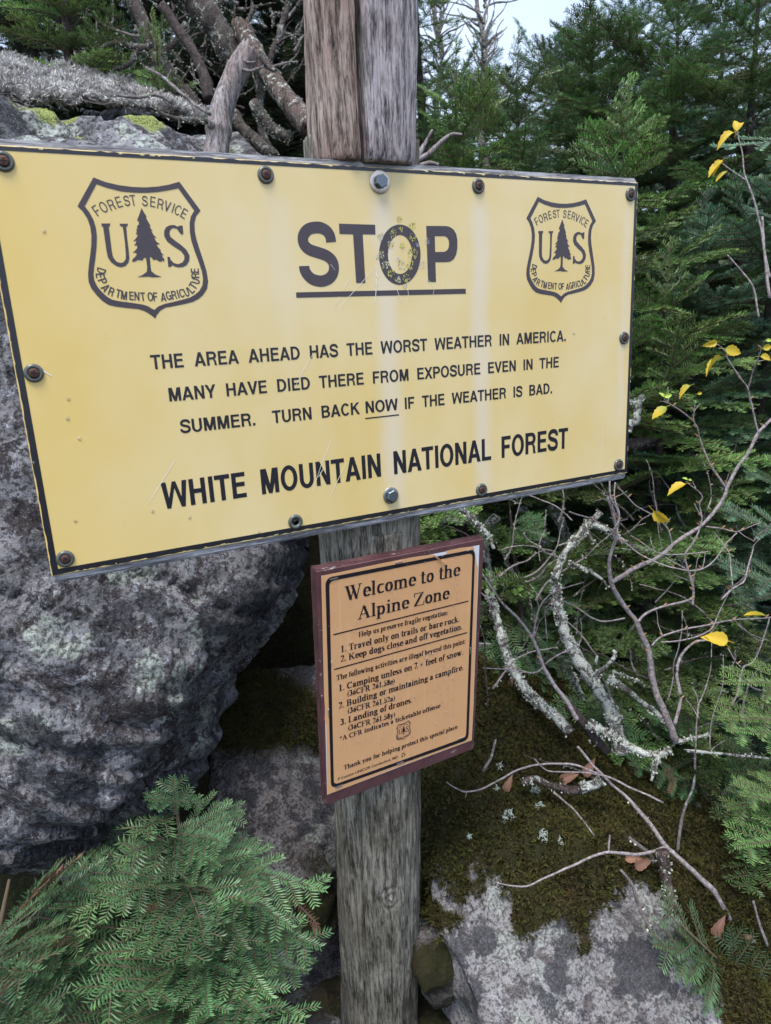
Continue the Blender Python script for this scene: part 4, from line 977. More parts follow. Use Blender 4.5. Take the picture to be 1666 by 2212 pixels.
def twig_path(p, d, up, L, n, rg, droop=.1):
    out = [p.copy()]; d = d.copy()
    for i in range(n):
        d = (d + up * (-droop / n) + Vector((rg.uniform(-.06, .06), rg.uniform(-.06, .06), rg.uniform(-.05, .05)))).normalized(); out.append(out[-1] + d * L / n)
    return out
def spray(mb, p, d, up, L, rg, tone=.3, level=0, droop=.12, bare=.0, sc=1.0):
    """a flat fir spray: an axis with side twigs, all carrying needles"""
    n = max(3, int(L / .035)); path = twig_path(p, d, up, L, n, rg, droop)
    mb.tube(path, [(.0012 + .0045 * L * (1 - i / n)) for i in range(n + 1)], 4, 1, .2, cap=False)
    if L > .05: 
        kb = int(bare * n); needles(mb, path[kb:], up, rg, tone * .55, min(1, tone * 1.25 + .12), .023 * sc, .0066 * sc, .00165 * sc, tone > .35)
    else: needles(mb, path, up, rg, tone * .8, min(1, tone * 1.25 + .12), .022 * sc, .0066 * sc, .00165 * sc, tone > .35)
    if level == 0: return
    step = (.042 if BUSHY[0] else .047) if level == 1 else .080; m = int(L * (1 - bare) / step)
    for i in range(m):
        u = bare + (1 - bare) * (i + .6) / (m + .4); s_ = u * n; k = min(int(s_), n - 1); q = path[k].lerp(path[k + 1], s_ - k)
        dd = (path[k + 1] - path[k]).normalized(); sd = dd.cross(up).normalized()
        for side in (-1, 1):
            if rg.random() < .08: continue
            l = (L * .48 * (1 - u) ** .8 + .022) * rg.uniform(.75, 1.15)
            if level == 1: l = min(l, .10 if BUSHY[0] else .14)
            dv = (dd * rg.uniform(.75, 1.0) + sd * side + up * rg.uniform(-.12, .12)).normalized()
            spray(mb, q, dv, up, l, rg, tone * rg.uniform(.6, 1.4), level - 1 if l > .06 else 0, droop * .6, 0, sc)
VAR = {}
def variant(cls, idx, mat, key):
    k = (cls, idx, key, mat.name)
    if k not in VAR:
        rg = random.Random(hash((cls, idx)) % 9999 if False else cls * 31 + idx * 7 + 5); mb = MB()
        L, lv, bare = {0: (.10, 1, 0), 1: (.20, 1, 0), 2: (.34, 1, .04), 3: (.52, 2, .12), 4: (.85, 2, .22)}[cls]
        BUSHY[0] = key != 's'
        if key == 's' and cls == 3: lv = 1; bare = .05
        spray(mb, Vector((0, 0, 0)), Vector((1, 0, 0)), Vector((0, 0, 1)), L, rg, (.30, .36, .30, .42)[idx % 4], lv, (.16, .30, .05, .22)[idx % 4], bare)
        VAR[k] = (mb.build('branch', [mat, M_twig], link=False), L)
    return VAR[k]
def place_branch(parent, p, d, L, idx, mat=None, key='g', roll=0.0, up=None):
    cls = min(range(5), key=lambda c: abs((.10, .20, .34, .52, .85)[c] - L)); me, l0 = variant(cls, idx % 4, mat or M_needle, key)
    o = bpy.data.objects.new('branch', me); col.objects.link(o)
    d = d.normalized(); upg = up or Vector((0, 0, 1)); y = upg.cross(d)
    if y.length < .05: y = Vector((0, 1, 0)).cross(d)
    y.normalize(); z = d.cross(y); s = L / l0
    M = Matrix((d, y, z)).transposed().to_4x4() @ Matrix.Rotation(roll, 4, 'X') @ Matrix.Scale(s, 4)
    o.matrix_world = Matrix.Translation(Vector(p) - parent.location) @ M; o.parent = parent
    return o
def fir(label, base, height, spread, seed, tiers=None, lean=(0, 0), mat=None, key='g', tmin=.08, group=None, per=5, lmax=.9, facing=None, trunk_mat=None, dens=1.0, name='fir_tree', cat='tree'):
    rg = random.Random(seed); root = empty(name, base); tag(root, label, cat, group)
    n = 14; base = Vector(base); path = []
    for i in range(n + 1):
        u = i / n; path.append(base + Vector((lean[0] * u + .03 * sin(u * 7 + seed), lean[1] * u + .03 * cos(u * 5 + seed), height * u)))
    mb = MB(); mb.tube([q - base for q in path], [max(.003, .018 * height * (1 - i / n) ** .8 + .002) for i in range(n + 1)], 8, 0, .2, .15, seed)
    o = mb.build('trunk', [trunk_mat or M_bark_dark], None, True); o.parent = root
    tiers = tiers or max(6, int(height / .11))
    for k in range(tiers):
        u = tmin + (1 - tmin) * (k + .5) / tiers; s_ = u * n; i = min(int(s_), n - 1); p = path[i].lerp(path[i + 1], s_ - i)
        l = spread * (1 - u) ** .42 + .07
        m = max(3, int(per * dens)); a0 = rg.uniform(0, 2 * pi)
        for j in range(m):
            a = a0 + 2 * pi * j / m + rg.uniform(-.3, .3); el = -.18 + .65 * u ** 1.5 + rg.uniform(-.15, .15)
            if u > .93: el = .7
            d = Vector((cos(a) * cos(el), sin(a) * cos(el), sin(el)))
            if facing is not None and d.dot(facing) < -.35 and rg.random() < .75: continue
            ll = min(lmax, l * rg.uniform(.7, 1.15))
            place_branch(root, p, d, ll, rg.randrange(4), mat, key, rg.uniform(-.25, .25))
            if ll > .3 and rg.random() < .55 and d.dot(facing if facing is not None else d) > -.1:
                d2 = (d + Vector((rg.uniform(-.5, .5), rg.uniform(-.5, .5), rg.uniform(.2, .9)))).normalized()
                place_branch(root, p + d * ll * rg.uniform(.35, .75) - Vector((0, 0, .02)), d2, rg.uniform(.16, .34), rg.randrange(4), mat, key, rg.uniform(-.4, .4))
    place_branch(root, path[-1] - Vector((0, 0, .03)), Vector((.03, .02, 1)), .10 if height < 1 else .2, 0, mat, key, 0, Vector((1, 0, 0)))
    return root
def ground_under(x, y, d):          # a point on the ground along the plate column x at distance d
    p = at(x, y, d); return Vector((p.x, p.y, gz(p.x, p.y) - .03))
def fir_at(label, x, ytop, d, spread, seed, **kw):
    top = at(x, ytop, d); b = Vector((top.x, top.y, gz(top.x, top.y) - .05)); return fir(label, b, top.z - b.z, spread, seed, **kw)
VD = -(RW @ Vector((0, 0, -1)))
g_r = 'dense firs right of the signs'
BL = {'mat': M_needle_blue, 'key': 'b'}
FIRS = [
 ('bright fir whose top shows just above the right end of the yellow sign', 1345, 285, 2.30, .50, 1, {'mat': M_needle_bright, 'key': 'l'}),
 ('fir with a bare dark stem standing behind the middle right of the thicket', 1275, 70, 3.1, .66, 2, {'tmin': .45}),
 ('tall soft fir rising past the top edge left of the right corner', 1470, -20, 2.9, .75, 3, {}),
 ('fir at the right edge under the open sky', 1650, -90, 2.7, .7, 4, {}),
 ('low fir peeking over the yellow sign just right of the post', 985, 205, 2.45, .55, 5, {'mat': M_needle_bright, 'key': 'l'}),
 ('round fir between the post and the bare stemmed fir', 1120, 175, 2.8, .62, 6, {}),
 ('dark fir in the mid right thicket behind the birch leaves', 1520, 520, 2.45, .6, 7, BL),
 ('fir right of the sign edge below the bright topped fir', 1440, 640, 2.25, .5, 8, {'mat': M_needle_bright, 'key': 'l'}),
 ('fir at the right edge behind the yellow birch leaves', 1680, 420, 2.4, .62, 9, BL),
 ('slim fir at the top edge just right of the post', 900, -120, 3.4, .38, 10, {}),
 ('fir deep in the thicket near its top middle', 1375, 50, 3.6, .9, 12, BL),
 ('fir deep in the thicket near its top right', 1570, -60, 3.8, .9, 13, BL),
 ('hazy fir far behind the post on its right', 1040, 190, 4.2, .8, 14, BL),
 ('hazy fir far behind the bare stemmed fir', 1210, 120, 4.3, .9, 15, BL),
]
for lab, x, yt, d, sp_, sd_, kw in FIRS: fir_at(lab, x, yt, d, sp_, sd_ * 13, group=g_r, facing=VD, **kw)
# low understory firs on the right
for lab, x, yt, d, sp_, sd_ in (
 ('low dark fir behind the lichened branches right of the tan notice', 1120, 1120, 2.75, .42, 31),
 ('low fir under the sign end among grey dead branches', 1270, 1080, 2.8, .5, 32),
 ('shaded fir right of the branching grey birch stem', 1440, 1010, 2.9, .55, 33),
 ('shaded fir at the right edge beside the birch', 1610, 1150, 2.75, .55, 34),
 ('small fir above the mossy bank at the right edge', 1560, 1480, 2.4, .45, 35),
 ('little fir at the lower right corner of the moss', 1660, 1680, 2.15, .38, 36),
 ('little fir sprouting behind the forked grey branches', 1330, 1330, 2.75, .32, 37)):
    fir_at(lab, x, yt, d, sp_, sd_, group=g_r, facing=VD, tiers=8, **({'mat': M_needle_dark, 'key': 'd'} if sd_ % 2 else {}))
# firs at the upper left, above the boulder
fir_at('bright green fir above the boulder at the top left corner', 85, -330, 2.55, .42, 51, facing=VD, tiers=24, per=7, mat=M_needle_bright, key='l')
fir_at('small fir tuft behind the dead branches over the boulder', 330, 130, 2.6, .26, 52, tiers=9, mat=M_needle_bright, key='l')
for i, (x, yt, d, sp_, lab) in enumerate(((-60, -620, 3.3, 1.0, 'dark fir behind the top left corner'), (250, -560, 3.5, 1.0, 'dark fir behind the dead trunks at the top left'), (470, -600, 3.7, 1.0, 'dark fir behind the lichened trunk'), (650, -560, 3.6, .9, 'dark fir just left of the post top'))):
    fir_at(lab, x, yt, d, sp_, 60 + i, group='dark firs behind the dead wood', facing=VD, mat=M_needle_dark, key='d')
# a dark rank of firs closing the view
k = 0
for row, (d, yt, n) in enumerate(((4.6, 240, 11), (5.6, 200, 10))):
    for i in range(n):
        x = -100 + i * (1900 / (n - 1)) + 60 * row; top = at(x, yt + 70 * noise.noise(Vector((i * 1.7, row, 0))) - (220 if x < 700 else 0), d)
        b = Vector((top.x, top.y, gz(top.x, top.y) - .05)); h = max(1.2, top.z - b.z)
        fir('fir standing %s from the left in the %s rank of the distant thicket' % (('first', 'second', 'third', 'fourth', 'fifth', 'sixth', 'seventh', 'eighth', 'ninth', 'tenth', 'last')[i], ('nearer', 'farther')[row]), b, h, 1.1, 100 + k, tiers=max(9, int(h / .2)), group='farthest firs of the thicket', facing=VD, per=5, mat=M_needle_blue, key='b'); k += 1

# the fir sapling in the lower left foreground, traced bough by bough
sap_top = at(378, 1680, 1.62); sap_base = at(430, 2420, 1.60)
sap = empty('fir_sapling', sap_base); tag(sap, 'young fir with flat green boughs filling the lower left corner', 'tree')
mb = MB(); mb.tube([Vector((0, 0, 0)), (sap_top - sap_base) * .5 + Vector((.01, 0, 0)), (sap_top - sap_base) * .9, sap_top - sap_base], [.014, .010, .004, .0015], 7, 0, .2, .1, 1)
o = mb.build('trunk', [M_twig], None, True); o.parent = sap
M_sap = needle('sapling_needles', (.03, .08, .038), (.085, .18, .07), (.19, .31, .11))
def sb(x0, y0, d0, x1, y1, d1, idx, roll=0.0, tiltup=.0):
    a = at(x0, y0, d0); b = at(x1, y1, d1); up = (Vector((0, 0, 1)) - (ray(x0, y0)).normalized() * (.45 + tiltup))
    place_branch(sap, a, b - a, (b - a).length * 1.02, idx, M_sap, 's', roll, up)
for a in [
 (378,1760,1.60, 376,1682,1.60,0), (377,1732,1.60, 318,1722,1.56,0), (377,1732,1.60, 434,1722,1.60,1), (376,1765,1.60, 295,1780,1.50,1),
 (385,1790,1.60, 510,1745,1.58,1), (385,1800,1.60, 500,1815,1.48,2), (380,1800,1.6, 370,1860,1.44,1), (375,1800,1.60, 260,1850,1.50,2),
 (390,1830,1.60, 560,1830,1.62,2), (400,1870,1.58, 700,1880,1.56,3), (400,1860,1.6, 640,1960,1.46,3), (395,1880,1.58, 500,1960,1.40,2),
 (370,1850,1.60, 110,1880,1.58,3), (380,1900,1.56, 300,2010,1.34,3), (410,1900,1.56, 545,2010,1.36,3), (400,1900,1.5, 460,2040,1.32,2),
 (420,1960,1.58, 690,2000,1.46,3), (400,1980,1.56, 130,2050,1.42,3), (410,2020,1.54, 350,2130,1.28,3),
 (430,2080,1.58, 660,2060,1.50,3), (430,2120,1.56, 660,2150,1.40,3), (420,2150,1.52, 260,2240,1.28,3), (430,2160,1.52, 400,2260,1.26,3), (440,2160,1.5, 560,2240,1.3,3),
 (300,1960,1.58, 20,1960,1.58,3), (250,2000,1.58, 30,2060,1.48,3), (380,1850,1.70, 470,1780,1.82,2), (350,1880,1.7, 180,1830,1.8,2), (420,1960,1.72, 560,1900,1.85,3), (300,2100,1.6, 60,2150,1.5,3),]:
    sb(*a, random.Random(a[3]).uniform(-.3, .3))
for a in [(380,1860,1.56, 250,1970,1.38,2), (370,1870,1.58, 160,1940,1.46,3), (400,2010,1.54, 210,2110,1.32,3), (420,1980,1.56, 600,2110,1.36,3), (420,2030,1.52, 470,2150,1.28,3), (420,2120,1.54, 140,2160,1.36,3), (400,1900,1.54, 330,1930,1.36,2), (410,1930,1.54, 560,1950,1.38,2), (410,1960,1.5, 420,2090,1.28,2), (400,2060,1.5, 300,2180,1.26,2), (430,2080,1.5, 560,2180,1.28,2), (430,2150,1.46, 500,2230,1.22,2), (300,2040,1.5, 90,2120,1.4,3), (390,1830,1.58, 450,1850,1.46,1), (420,2060,1.62, 640,2010,1.6,3), (400,2100,1.5, 360,2230,1.22,3), (350,2160,1.5, 160,2230,1.3,3)]:
    sb(*a, random.Random(a[4]).uniform(-.3, .3))
# its neighbour at the left edge
sap2 = empty('fir_sapling', at(-60, 2350, 1.5)); tag(sap2, 'second young fir poking in at the left edge with some browned needles', 'tree')
sap_keep = sap; sap = sap2
mb = MB(); q0 = at(-60, 2350, 1.5); mb.tube([Vector((0, 0, 0)), at(-20, 2100, 1.5) - q0, at(20, 1900, 1.5) - q0], [.012, .008, .003], 6, 0, .2, .1, 2)
o = mb.build('trunk', [M_twig], None, True); o.parent = sap2
for a in [(60,2000,1.5, 190,1850,1.5,1), (70,1950,1.5, 110,1890,1.42,0), (40,1980,1.5, 60,1900,1.44,1), (0,2060,1.45, 90,2000,1.36,1), (-60,2060,1.4, 35,1990,1.24,2), (-60,2100,1.36, 30,2060,1.22,1), (0,2130,1.45, 120,2110,1.36,2), (-20,2180,1.4, 140,2170,1.3,2), (-40,2220,1.4, 60,2230,1.2,2), (40,2050,1.5, 160,1990,1.42,1), (20,2100,1.5, 190,2080,1.4,2), (-30,2150,1.4, 100,2200,1.3,2)]:
    sb(*a, random.Random(a[3]).uniform(-.3, .3))
M_keep = M_sap; M_sap = M_needle_dead
for a in [(90,1930,1.48, 112,1885,1.40,0), (10,2120,1.4, 60,2095,1.30,0), (150,2000,1.5, 120,2040,1.42,0)]: sb(*a, 0)
M_sap = M_keep
# dead reddish sprigs
def dead_spray(lab, pts, seed):
    mb = MB(); rg = random.Random(seed); P = [at(*p) for p in pts]; o0 = P[0]
    Pl = [p - o0 for p in P]; mb.tube(Pl, [.003] * (len(Pl) - 1) + [.001], 5, 1); needles(mb, Pl, -ray(pts[0][0], pts[0][1]).normalized(), rg, .3, .6, .015, .0055, .0011)
    o = mb.build('dead_sprig', [M_needle_dead, M_twig]); o.location = o0; tag(o, lab, 'twig')
dead_spray('rust brown dead fir sprig between the sapling and the post', [(605,1935,1.62), (640,1950,1.6), (680,1990,1.58), (686,2015,1.58)], 3)
dead_spray('second brown dead sprig tucked inside the sapling', [(370,1940,1.47), (340,1965,1.45), (318,1960,1.44)], 4)
dead_spray('brown dead fir sprig above the moss near the right edge', [(1440,1660,2.05), (1455,1690,2.05), (1448,1710,2.05)], 5)
# boughs reaching in from the right edge
rt = empty('fir_tree', at(1900, 1500, 1.75) - Vector((0, 0, .6))); tag(rt, 'near fir reaching in from the right edge with long bright boughs', 'tree')
mb = MB(); q0 = rt.location; mb.tube([Vector((0, 0, 0)), at(1860, 1200, 1.9) - q0, at(1850, 500, 2.0) - q0, at(1840, 100, 2.1) - q0], [.03, .026, .016, .005], 8, 0, .2, .15, 3)
o = mb.build('trunk', [M_bark_dark], None, True); o.parent = rt
sap = rt
M_saphold = M_sap; M_sap = M_needle_blue
for a in [(1790,300,2.0, 1555,300,1.95,2), (1800,1200,1.9, 1570,1085,1.85,2), (1800,1300,1.85, 1570,1210,1.80,2), (1800,1260,2.0, 1600,1290,1.95,2), (1800,520,2.1, 1620,440,2.1,2), (1790,1100,2.1,1620,1010,2.1,2)]: sb(*a, 0)
M_sap = M_needle_bright
for a in [(1800,1480,1.8, 1575,1460,1.75,2), (1790,1560,1.75, 1560,1535,1.68,2), (1800,1600,1.75, 1580,1560,1.66,2), (1800,1720,1.6, 1600,1740,1.50,3), (1820,1800,1.55, 1595,1810,1.46,2), (1800,1760,1.58,1610,1700,1.5,2)]: sb(*a, 0)
rgn = random.Random(31); outw = (RW @ Vector((1, 0, -.35))).normalized()
for k in range(110):
    u = rgn.random(); p = at(1865 - 25 * u, 1500 - 1400 * u, 1.85 + .25 * u); a = rgn.uniform(0, 2 * pi); d = Vector((cos(a), sin(a), rgn.uniform(-.25, .3)))
    o_ = d.normalized().dot(outw); place_branch(rt, p, d, .20 if o_ < .1 else .2 + .35 * o_, rgn.randrange(4), M_needle_bright if k % 3 == 0 else M_needle, 'l' if k % 3 == 0 else 'g')
M_sap = M_saphold
sap = empty('fir_sapling', at(1640, 2300, 1.85)); tag(sap, 'small fir shoot at the lower edge right of the pale boulder', 'tree')
mb = MB(); q0 = sap.location; mb.tube([Vector((0, 0, 0)), at(1580, 2100, 1.80) - q0, at(1475, 2000, 1.74) - q0], [.006, .004, .002], 6, 0); o = mb.build('trunk', [M_twig], None, True); o.parent = sap
for a in [(1590,2150,1.8, 1445,1945,1.72,2), (1600,2180,1.8, 1490,2060,1.72,1), (1610,2200,1.8, 1560,2010,1.8,2), (1560,2090,1.78, 1445,2010,1.70,1)]: sb(*a, 0)
low = empty('fir_tree', at(1120, 1560, 2.55)); tag(low, 'low fir with bright flat sprays reaching between the lichened branches', 'tree'); sap = low
mb = MB(); q0 = low.location; mb.tube([Vector((0, 0, 0)), at(1130, 1350, 2.5) - q0, at(1110, 1180, 2.5) - q0, at(1100, 1080, 2.5) - q0], [.016, .012, .007, .002], 6, 0); o = mb.build('trunk', [M_bark_dark], None, True); o.parent = low
for a in [(1080,1150,2.5, 1020,1120,2.3,1), (1100,1140,2.5, 1180,1160,2.2,2), (1110,1130,2.5,1170,1110,2.3,1), (1120,1260,2.5, 1245,1240,2.2,2), (1120,1290,2.5, 1250,1310,2.2,2), (1120,1330,2.5, 1180,1390,2.2,1), (1110,1350,2.5, 1060,1400,2.25,1), (1100,1380,2.5, 1040,1460,2.2,2), (1130,1390,2.5, 1260,1440,2.1,2), (1240,1390,2.5, 1300,1440,2.15,1), (1230,1300,2.5, 1330,1360,2.3,1), (1120,1400,2.5, 1180,1500,2.2,1), (1260,1500,2.3, 1190,1540,2.1,1), (1320,1480,2.3,1280,1600,2.1,1), (1300,1250,2.6,1420,1290,2.3,2), (1060,1300,2.5,1000,1340,2.4,1), (1340,1550,2.3,1370,1640,2.1,1)]: sb(a[0], a[1], a[2], a[3], a[4], a[5] + .16, a[6], 0)
rt2 = empty('fir_sapling', at(1560, 2050, 2.3)); sap = rt2; tag(rt2, 'clump of low fir shoots creeping over the moss at the right', 'tree')
mb = MB(); q0 = rt2.location; mb.tube([Vector((0, 0, 0)), at(1530, 1850, 2.25) - q0, at(1500, 1650, 2.3) - q0, at(1480, 1500, 2.3) - q0], [.012, .009, .006, .002], 6, 0); o = mb.build('trunk', [M_bark_dark], None, True); o.parent = rt2
for a in [(1520,1700,2.25, 1370,1640,2.15,2), (1500,1640,2.3, 1340,1700,2.2,1), (1530,1760,2.2, 1400,1770,2.1,1), (1560,1720,2.2, 1660,1640,2.15,2), (1540,1800,2.2, 1690,1790,2.1,2), (1540,1860,2.15, 1440,1890,2.05,1), (1560,1880,2.15, 1650,1900,2.05,2), (1540,1820,2.2, 1470,1760,2.1,1), (1500,1560,2.3, 1400,1560,2.2,2), (1500,1600,2.3, 1620,1600,2.2,2), (1480,1560,2.35,1460,1470,2.3,2), (1380,1750,2.3,1350,1880,2.1,1), (1520,1560,2.3, 1640,1520,2.25,2)]: sb(*a, 0)

# ---------------------------------------------------------------- dead wood, twigs and the birch
def path3(pts, z, d):
    P = [z(*p[:2]) for p in pts]; n = len(P); out = []
    for i, p in enumerate(P):
        dd = d if not hasattr(d, '__len__') else d[0] + (d[1] - d[0]) * i / max(1, n - 1)
        if len(pts[i]) > 2: dd = pts[i][2]
        out.append(at(p[0], p[1], dd))
    return out
def smooth_path(P, n=4): return [Vector(q) for q in crm([tuple(p) for p in P], n)]
def knobbly(P, amp, seed):
    return [p + Vector((noise.noise(p * 22 + Vector((seed, 0, 0))), noise.noise(p * 22 + Vector((0, seed, 5))), noise.noise(p * 22 + Vector((5, 0, seed))))) * amp for p in P]
def limb(name, P, r0, r1, mat, parent, seed=0, bumpy=.25, seg=9, knob=.004, lichen=0, lmat=None, n=5):
    Q = knobbly(smooth_path(P, n), knob, seed); m = len(Q); off = Q[0] if parent is None else Vector(parent.location)
    mb = MB(); mb.tube([q - off for q in Q], [(r0 + (r1 - r0) * (i / (m - 1))) * (1 + .18 * noise.noise(Q[i] * 18)) for i in range(m)], seg, 0, .2, bumpy, seed)
    o = mb.build(name, [mat], None, True)
    if parent is None: o.location = off
    else: o.parent = parent
    if lichen:
        rg = random.Random(seed); vs, fc = [], []
        for k in range(lichen):
            s_ = rg.random() * (m - 1); i = min(int(s_), m - 2); p = Q[i].lerp(Q[i + 1], s_ - i) - off; r = (r0 + (r1 - r0) * s_ / (m - 1))
            if noise.noise((p + off) * 14) < -.1: continue
            e = Vector((rg.gauss(0, 1), rg.gauss(0, 1), rg.gauss(0, 1))); e -= (Q[i + 1] - Q[i]).normalized() * e.dot((Q[i + 1] - Q[i]).normalized()); e.normalize()
            c = p + e * r; b = Vector((rg.gauss(0, 1), rg.gauss(0, 1), rg.gauss(0, 1))).normalized(); sz = rg.uniform(.0015, .005)
            tng = e.cross(b).normalized(); o_ = len(vs)
            vs += [c - tng * sz * .5, c + tng * sz * .5, c + e * sz * 1.3 + tng * sz * rg.uniform(.2, .9) + b * sz * .5, c + e * sz * 1.1 - tng * sz * rg.uniform(.2, .9) + b * sz * .4]; fc.append((o_, o_ + 1, o_ + 2, o_ + 3))
        if fc:
            l = mk('lichen', vs, fc, [lmat or M_lichen]); l['kind'] = 'stuff'; l.parent = parent or o
    return o
def deadwood(label, specs, cat='branch', name='dead_branch', group=None, mat=None):
    """specs: list of (points, zoom, depth, r0, r1, material, lichen count)"""
    P0_ = path3(specs[0][0], specs[0][1], specs[0][2])[0]
    root = empty(name, P0_); tag(root, label, cat, group)
    for i, (pts, z, d, r0, r1, m, lc) in enumerate(specs):
        limb('limb' if i == 0 else 'twig', path3(pts, z, d), r0, r1, m or M_bark_mid, root, i * 3 + int(abs(P0_.x) * 100), lichen=lc, seg=10 if r0 > .01 else 6, knob=.004 if r0 > .006 else .0025)
    return root
# grey snag standing against the boulder
def snag():
    P = path3([(925,720),(940,620),(948,540),(962,460),(992,380),(1030,300),(1078,222)], ZA, 2.28); Q = smooth_path(P, 10); off = Q[0]; m = len(Q); nt = 40; v = []; f = []
    root = empty('dead_snag', off); tag(root, 'smooth grey broken snag standing on the boulder left of the post', 'stump')
    for i, p in enumerate(Q):
        d = (Q[min(i + 1, m - 1)] - Q[max(i - 1, 0)]).normalized(); u = d.cross(VD).normalized(); w = d.cross(u); u_ = i / (m - 1)
        r = .039 - .004 * u_ + .004 * noise.noise(p * 9) + (.006 * math.exp(-((i - 17) / 3) ** 2))
        for k in range(nt):
            a = 2 * pi * k / nt; g = noise.noise(Vector((cos(a) * 7, sin(a) * 7, u_ * 3))) * .003 + noise.noise(Vector((cos(a) * 22, sin(a) * 22, u_ * 6))) * .0013
            q = p + (u * cos(a) + w * sin(a)) * (r + g)
            if i > m - 12: q += d * (.05 * max(0, noise.noise(Vector((cos(a) * 3, sin(a) * 3, 4))) + .25 * noise.noise(Vector((cos(a) * 13, sin(a) * 13, 4)))) + .0) * (i - m + 12) / 11
            v.append(q - off)
    for i in range(m - 1):
        for k in range(nt): a = i * nt + k; b = i * nt + (k + 1) % nt; f.append((a, b, b + nt, a + nt))
    c = len(v); v.append(Q[-1] - off - (Q[-1] - Q[-2]).normalized() * .02)
    for k in range(nt): f.append(((m - 1) * nt + k, (m - 1) * nt + (k + 1) % nt, c))
    o = mk('trunk', v, f, [M_snag], None, True); o.parent = root
    kp = at(*ZA(912, 540), 2.23); vs, fc = [], []; n_ = (CAM - kp).normalized(); dome(vs, fc, Vector((0, 0, 0)), n_, n_.cross(Vector((0, 0, 1))).normalized(), n_.cross(Vector((0, 0, 1))).cross(n_), .014, .012, 10)
    kn = mk('knot', vs, fc, [M_snag], None, True); kn.location = kp - off; kn.parent = root
    for pp in ([(1050,300),(1085,310),(1110,295),(1140,285)], [(1040,260),(1075,270),(1105,262)]): limb('splinter', path3(pp, ZA, 2.25), .006, .002, M_snag, root, 4)
snag()
deadwood('dark split log slanting down behind the post from the upper left', [([(1030,100),(1100,225),(1180,350),(1260,450),(1350,560)], ZA, (2.7, 2.45), .030, .042, M_log, 60), ([(1120,240),(1170,300),(1200,300)], ZA, 2.55, .008, .003, M_bark_lichen, 40)], 'log', 'fallen_log')
deadwood('thick trunk crusted with pale lichen leaning at the top left of the post', [([(760,-80),(860,20),(930,110),(985,190),(1030,270),(1010,360)], ZA, 2.75, .056, .042, M_bark_lichen, 2600), ([(930,40),(980,-60)], ZA, 2.8, .03, .02, M_bark_lichen, 300)], 'tree', 'dead_tree')
deadwood('crooked dark trunk with ragged bark above the boulder', [([(540,-60),(600,60),(650,170),(690,270),(740,350),(800,430)], ZA, 2.7, .028, .036, M_bark_lichen, 1500),
   ([(660,190),(600,220),(560,280),(490,300)], ZA, 2.6, .012, .006, M_bark_lichen, 400), ([(620,210),(520,190),(450,200),(410,250)], ZA, 2.6, .012, .005, M_bark_lichen, 350), ([(600,160),(500,130),(420,85)], ZA, 2.55, .005, .002, M_bark_mid, 20), ([(680,230),(760,180),(800,100)], ZA, 2.7, .014, .008, M_bark_lichen, 300)], 'tree', 'dead_tree')
deadwood('slim nearly black trunk between the lichened trunks and the snag', [([(700,20),(780,140),(840,230),(880,320),(905,430)], ZA, 2.55, .018, .022, M_bark_dark, 60)], 'tree', 'dead_tree')
deadwood('fine dead stick crossing above the boulder to the snag', [([(630,290),(700,330),(770,390),(840,450),(905,490)], ZA, (2.4, 2.2), .005, .006, M_bark_mid, 20), ([(720,345),(740,300)], ZA, 2.35, .003, .001, M_bark_mid, 0)])
deadwood('lichened twig lying over the boulder rim beside the snag', [([(660,450),(700,490),(760,512),(830,518),(895,522)], ZA, 2.12, .004, .009, M_bark_lichen, 200), ([(500,410),(600,420),(680,410),(740,440)], ZA, 2.2, .004, .006, M_bark_mid, 60), ([(780,515),(775,550)], ZA, 2.12, .005, .003, M_bark_lichen, 60)])
deadwood('upright lichen tufted branch between the snag and the post', [([(1260,-30),(1225,90),(1190,200),(1150,300),(1120,420),(1130,560),(1170,680)], ZA, 2.75, .010, .018, M_bark_lichen, 900), ([(1195,190),(1240,160),(1300,150)], ZA, 2.7, .006, .003, M_bark_lichen, 160), ([(1140,330),(1200,280),(1290,265)], ZA, 2.7, .007, .002, M_bark_mid, 100), ([(1100,30),(1070,110),(1085,180)], ZA, 2.8, .01, .006, M_bark_lichen, 160)])
deadwood('rotten root mass under the snag with crusty lichen', [([(1000,480),(1050,560),(1120,620),(1180,680)], ZA, 2.5, .02, .02, M_bark_lichen, 1200), ([(1090,440),(1130,500),(1180,560),(1260,600)], ZA, 2.55, .02, .02, M_bark_lichen, 700), ([(800,380),(840,450),(880,560),(990,600)], ZA, 2.55, .02, .018, M_bark_dark, 500)], 'root', 'dead_root')
deadwood('bleached curled driftwood twig at the right foot of the post top', [([(120,720),(150,690),(200,650),(250,605),(290,577),(330,582)], ZB, 2.2, .010, .004, M_snag, 0), ([(140,690),(160,640),(180,600),(205,562)], ZB, 2.2, .009, .004, M_snag, 20), ([(150,715),(190,705),(230,712)], ZB, 2.2, .008, .004, M_snag, 0)])
# tangle of bare twigs above the boulder
rg = random.Random(77); specs = []
for k in range(130):
    x = rg.uniform(300, 1310); y = rg.uniform(-20, 480); a = rg.uniform(-2.6, -.5); l = rg.uniform(60, 190); pts = [(x, y)]
    for j in range(4): a += rg.uniform(-.5, .5); pts.append((pts[-1][0] + cos(a) * l / 4, pts[-1][1] + sin(a) * l / 4))
    specs.append((pts, ZA, rg.uniform(2.7, 3.2), rg.uniform(.003, .009), .0015, rg.choice((M_bark_mid, M_bark_lichen, M_bark_dark)), 40))
deadwood('tangle of fine dead twigs among the trunks above the boulder', specs, 'twigs', 'dead_twigs')
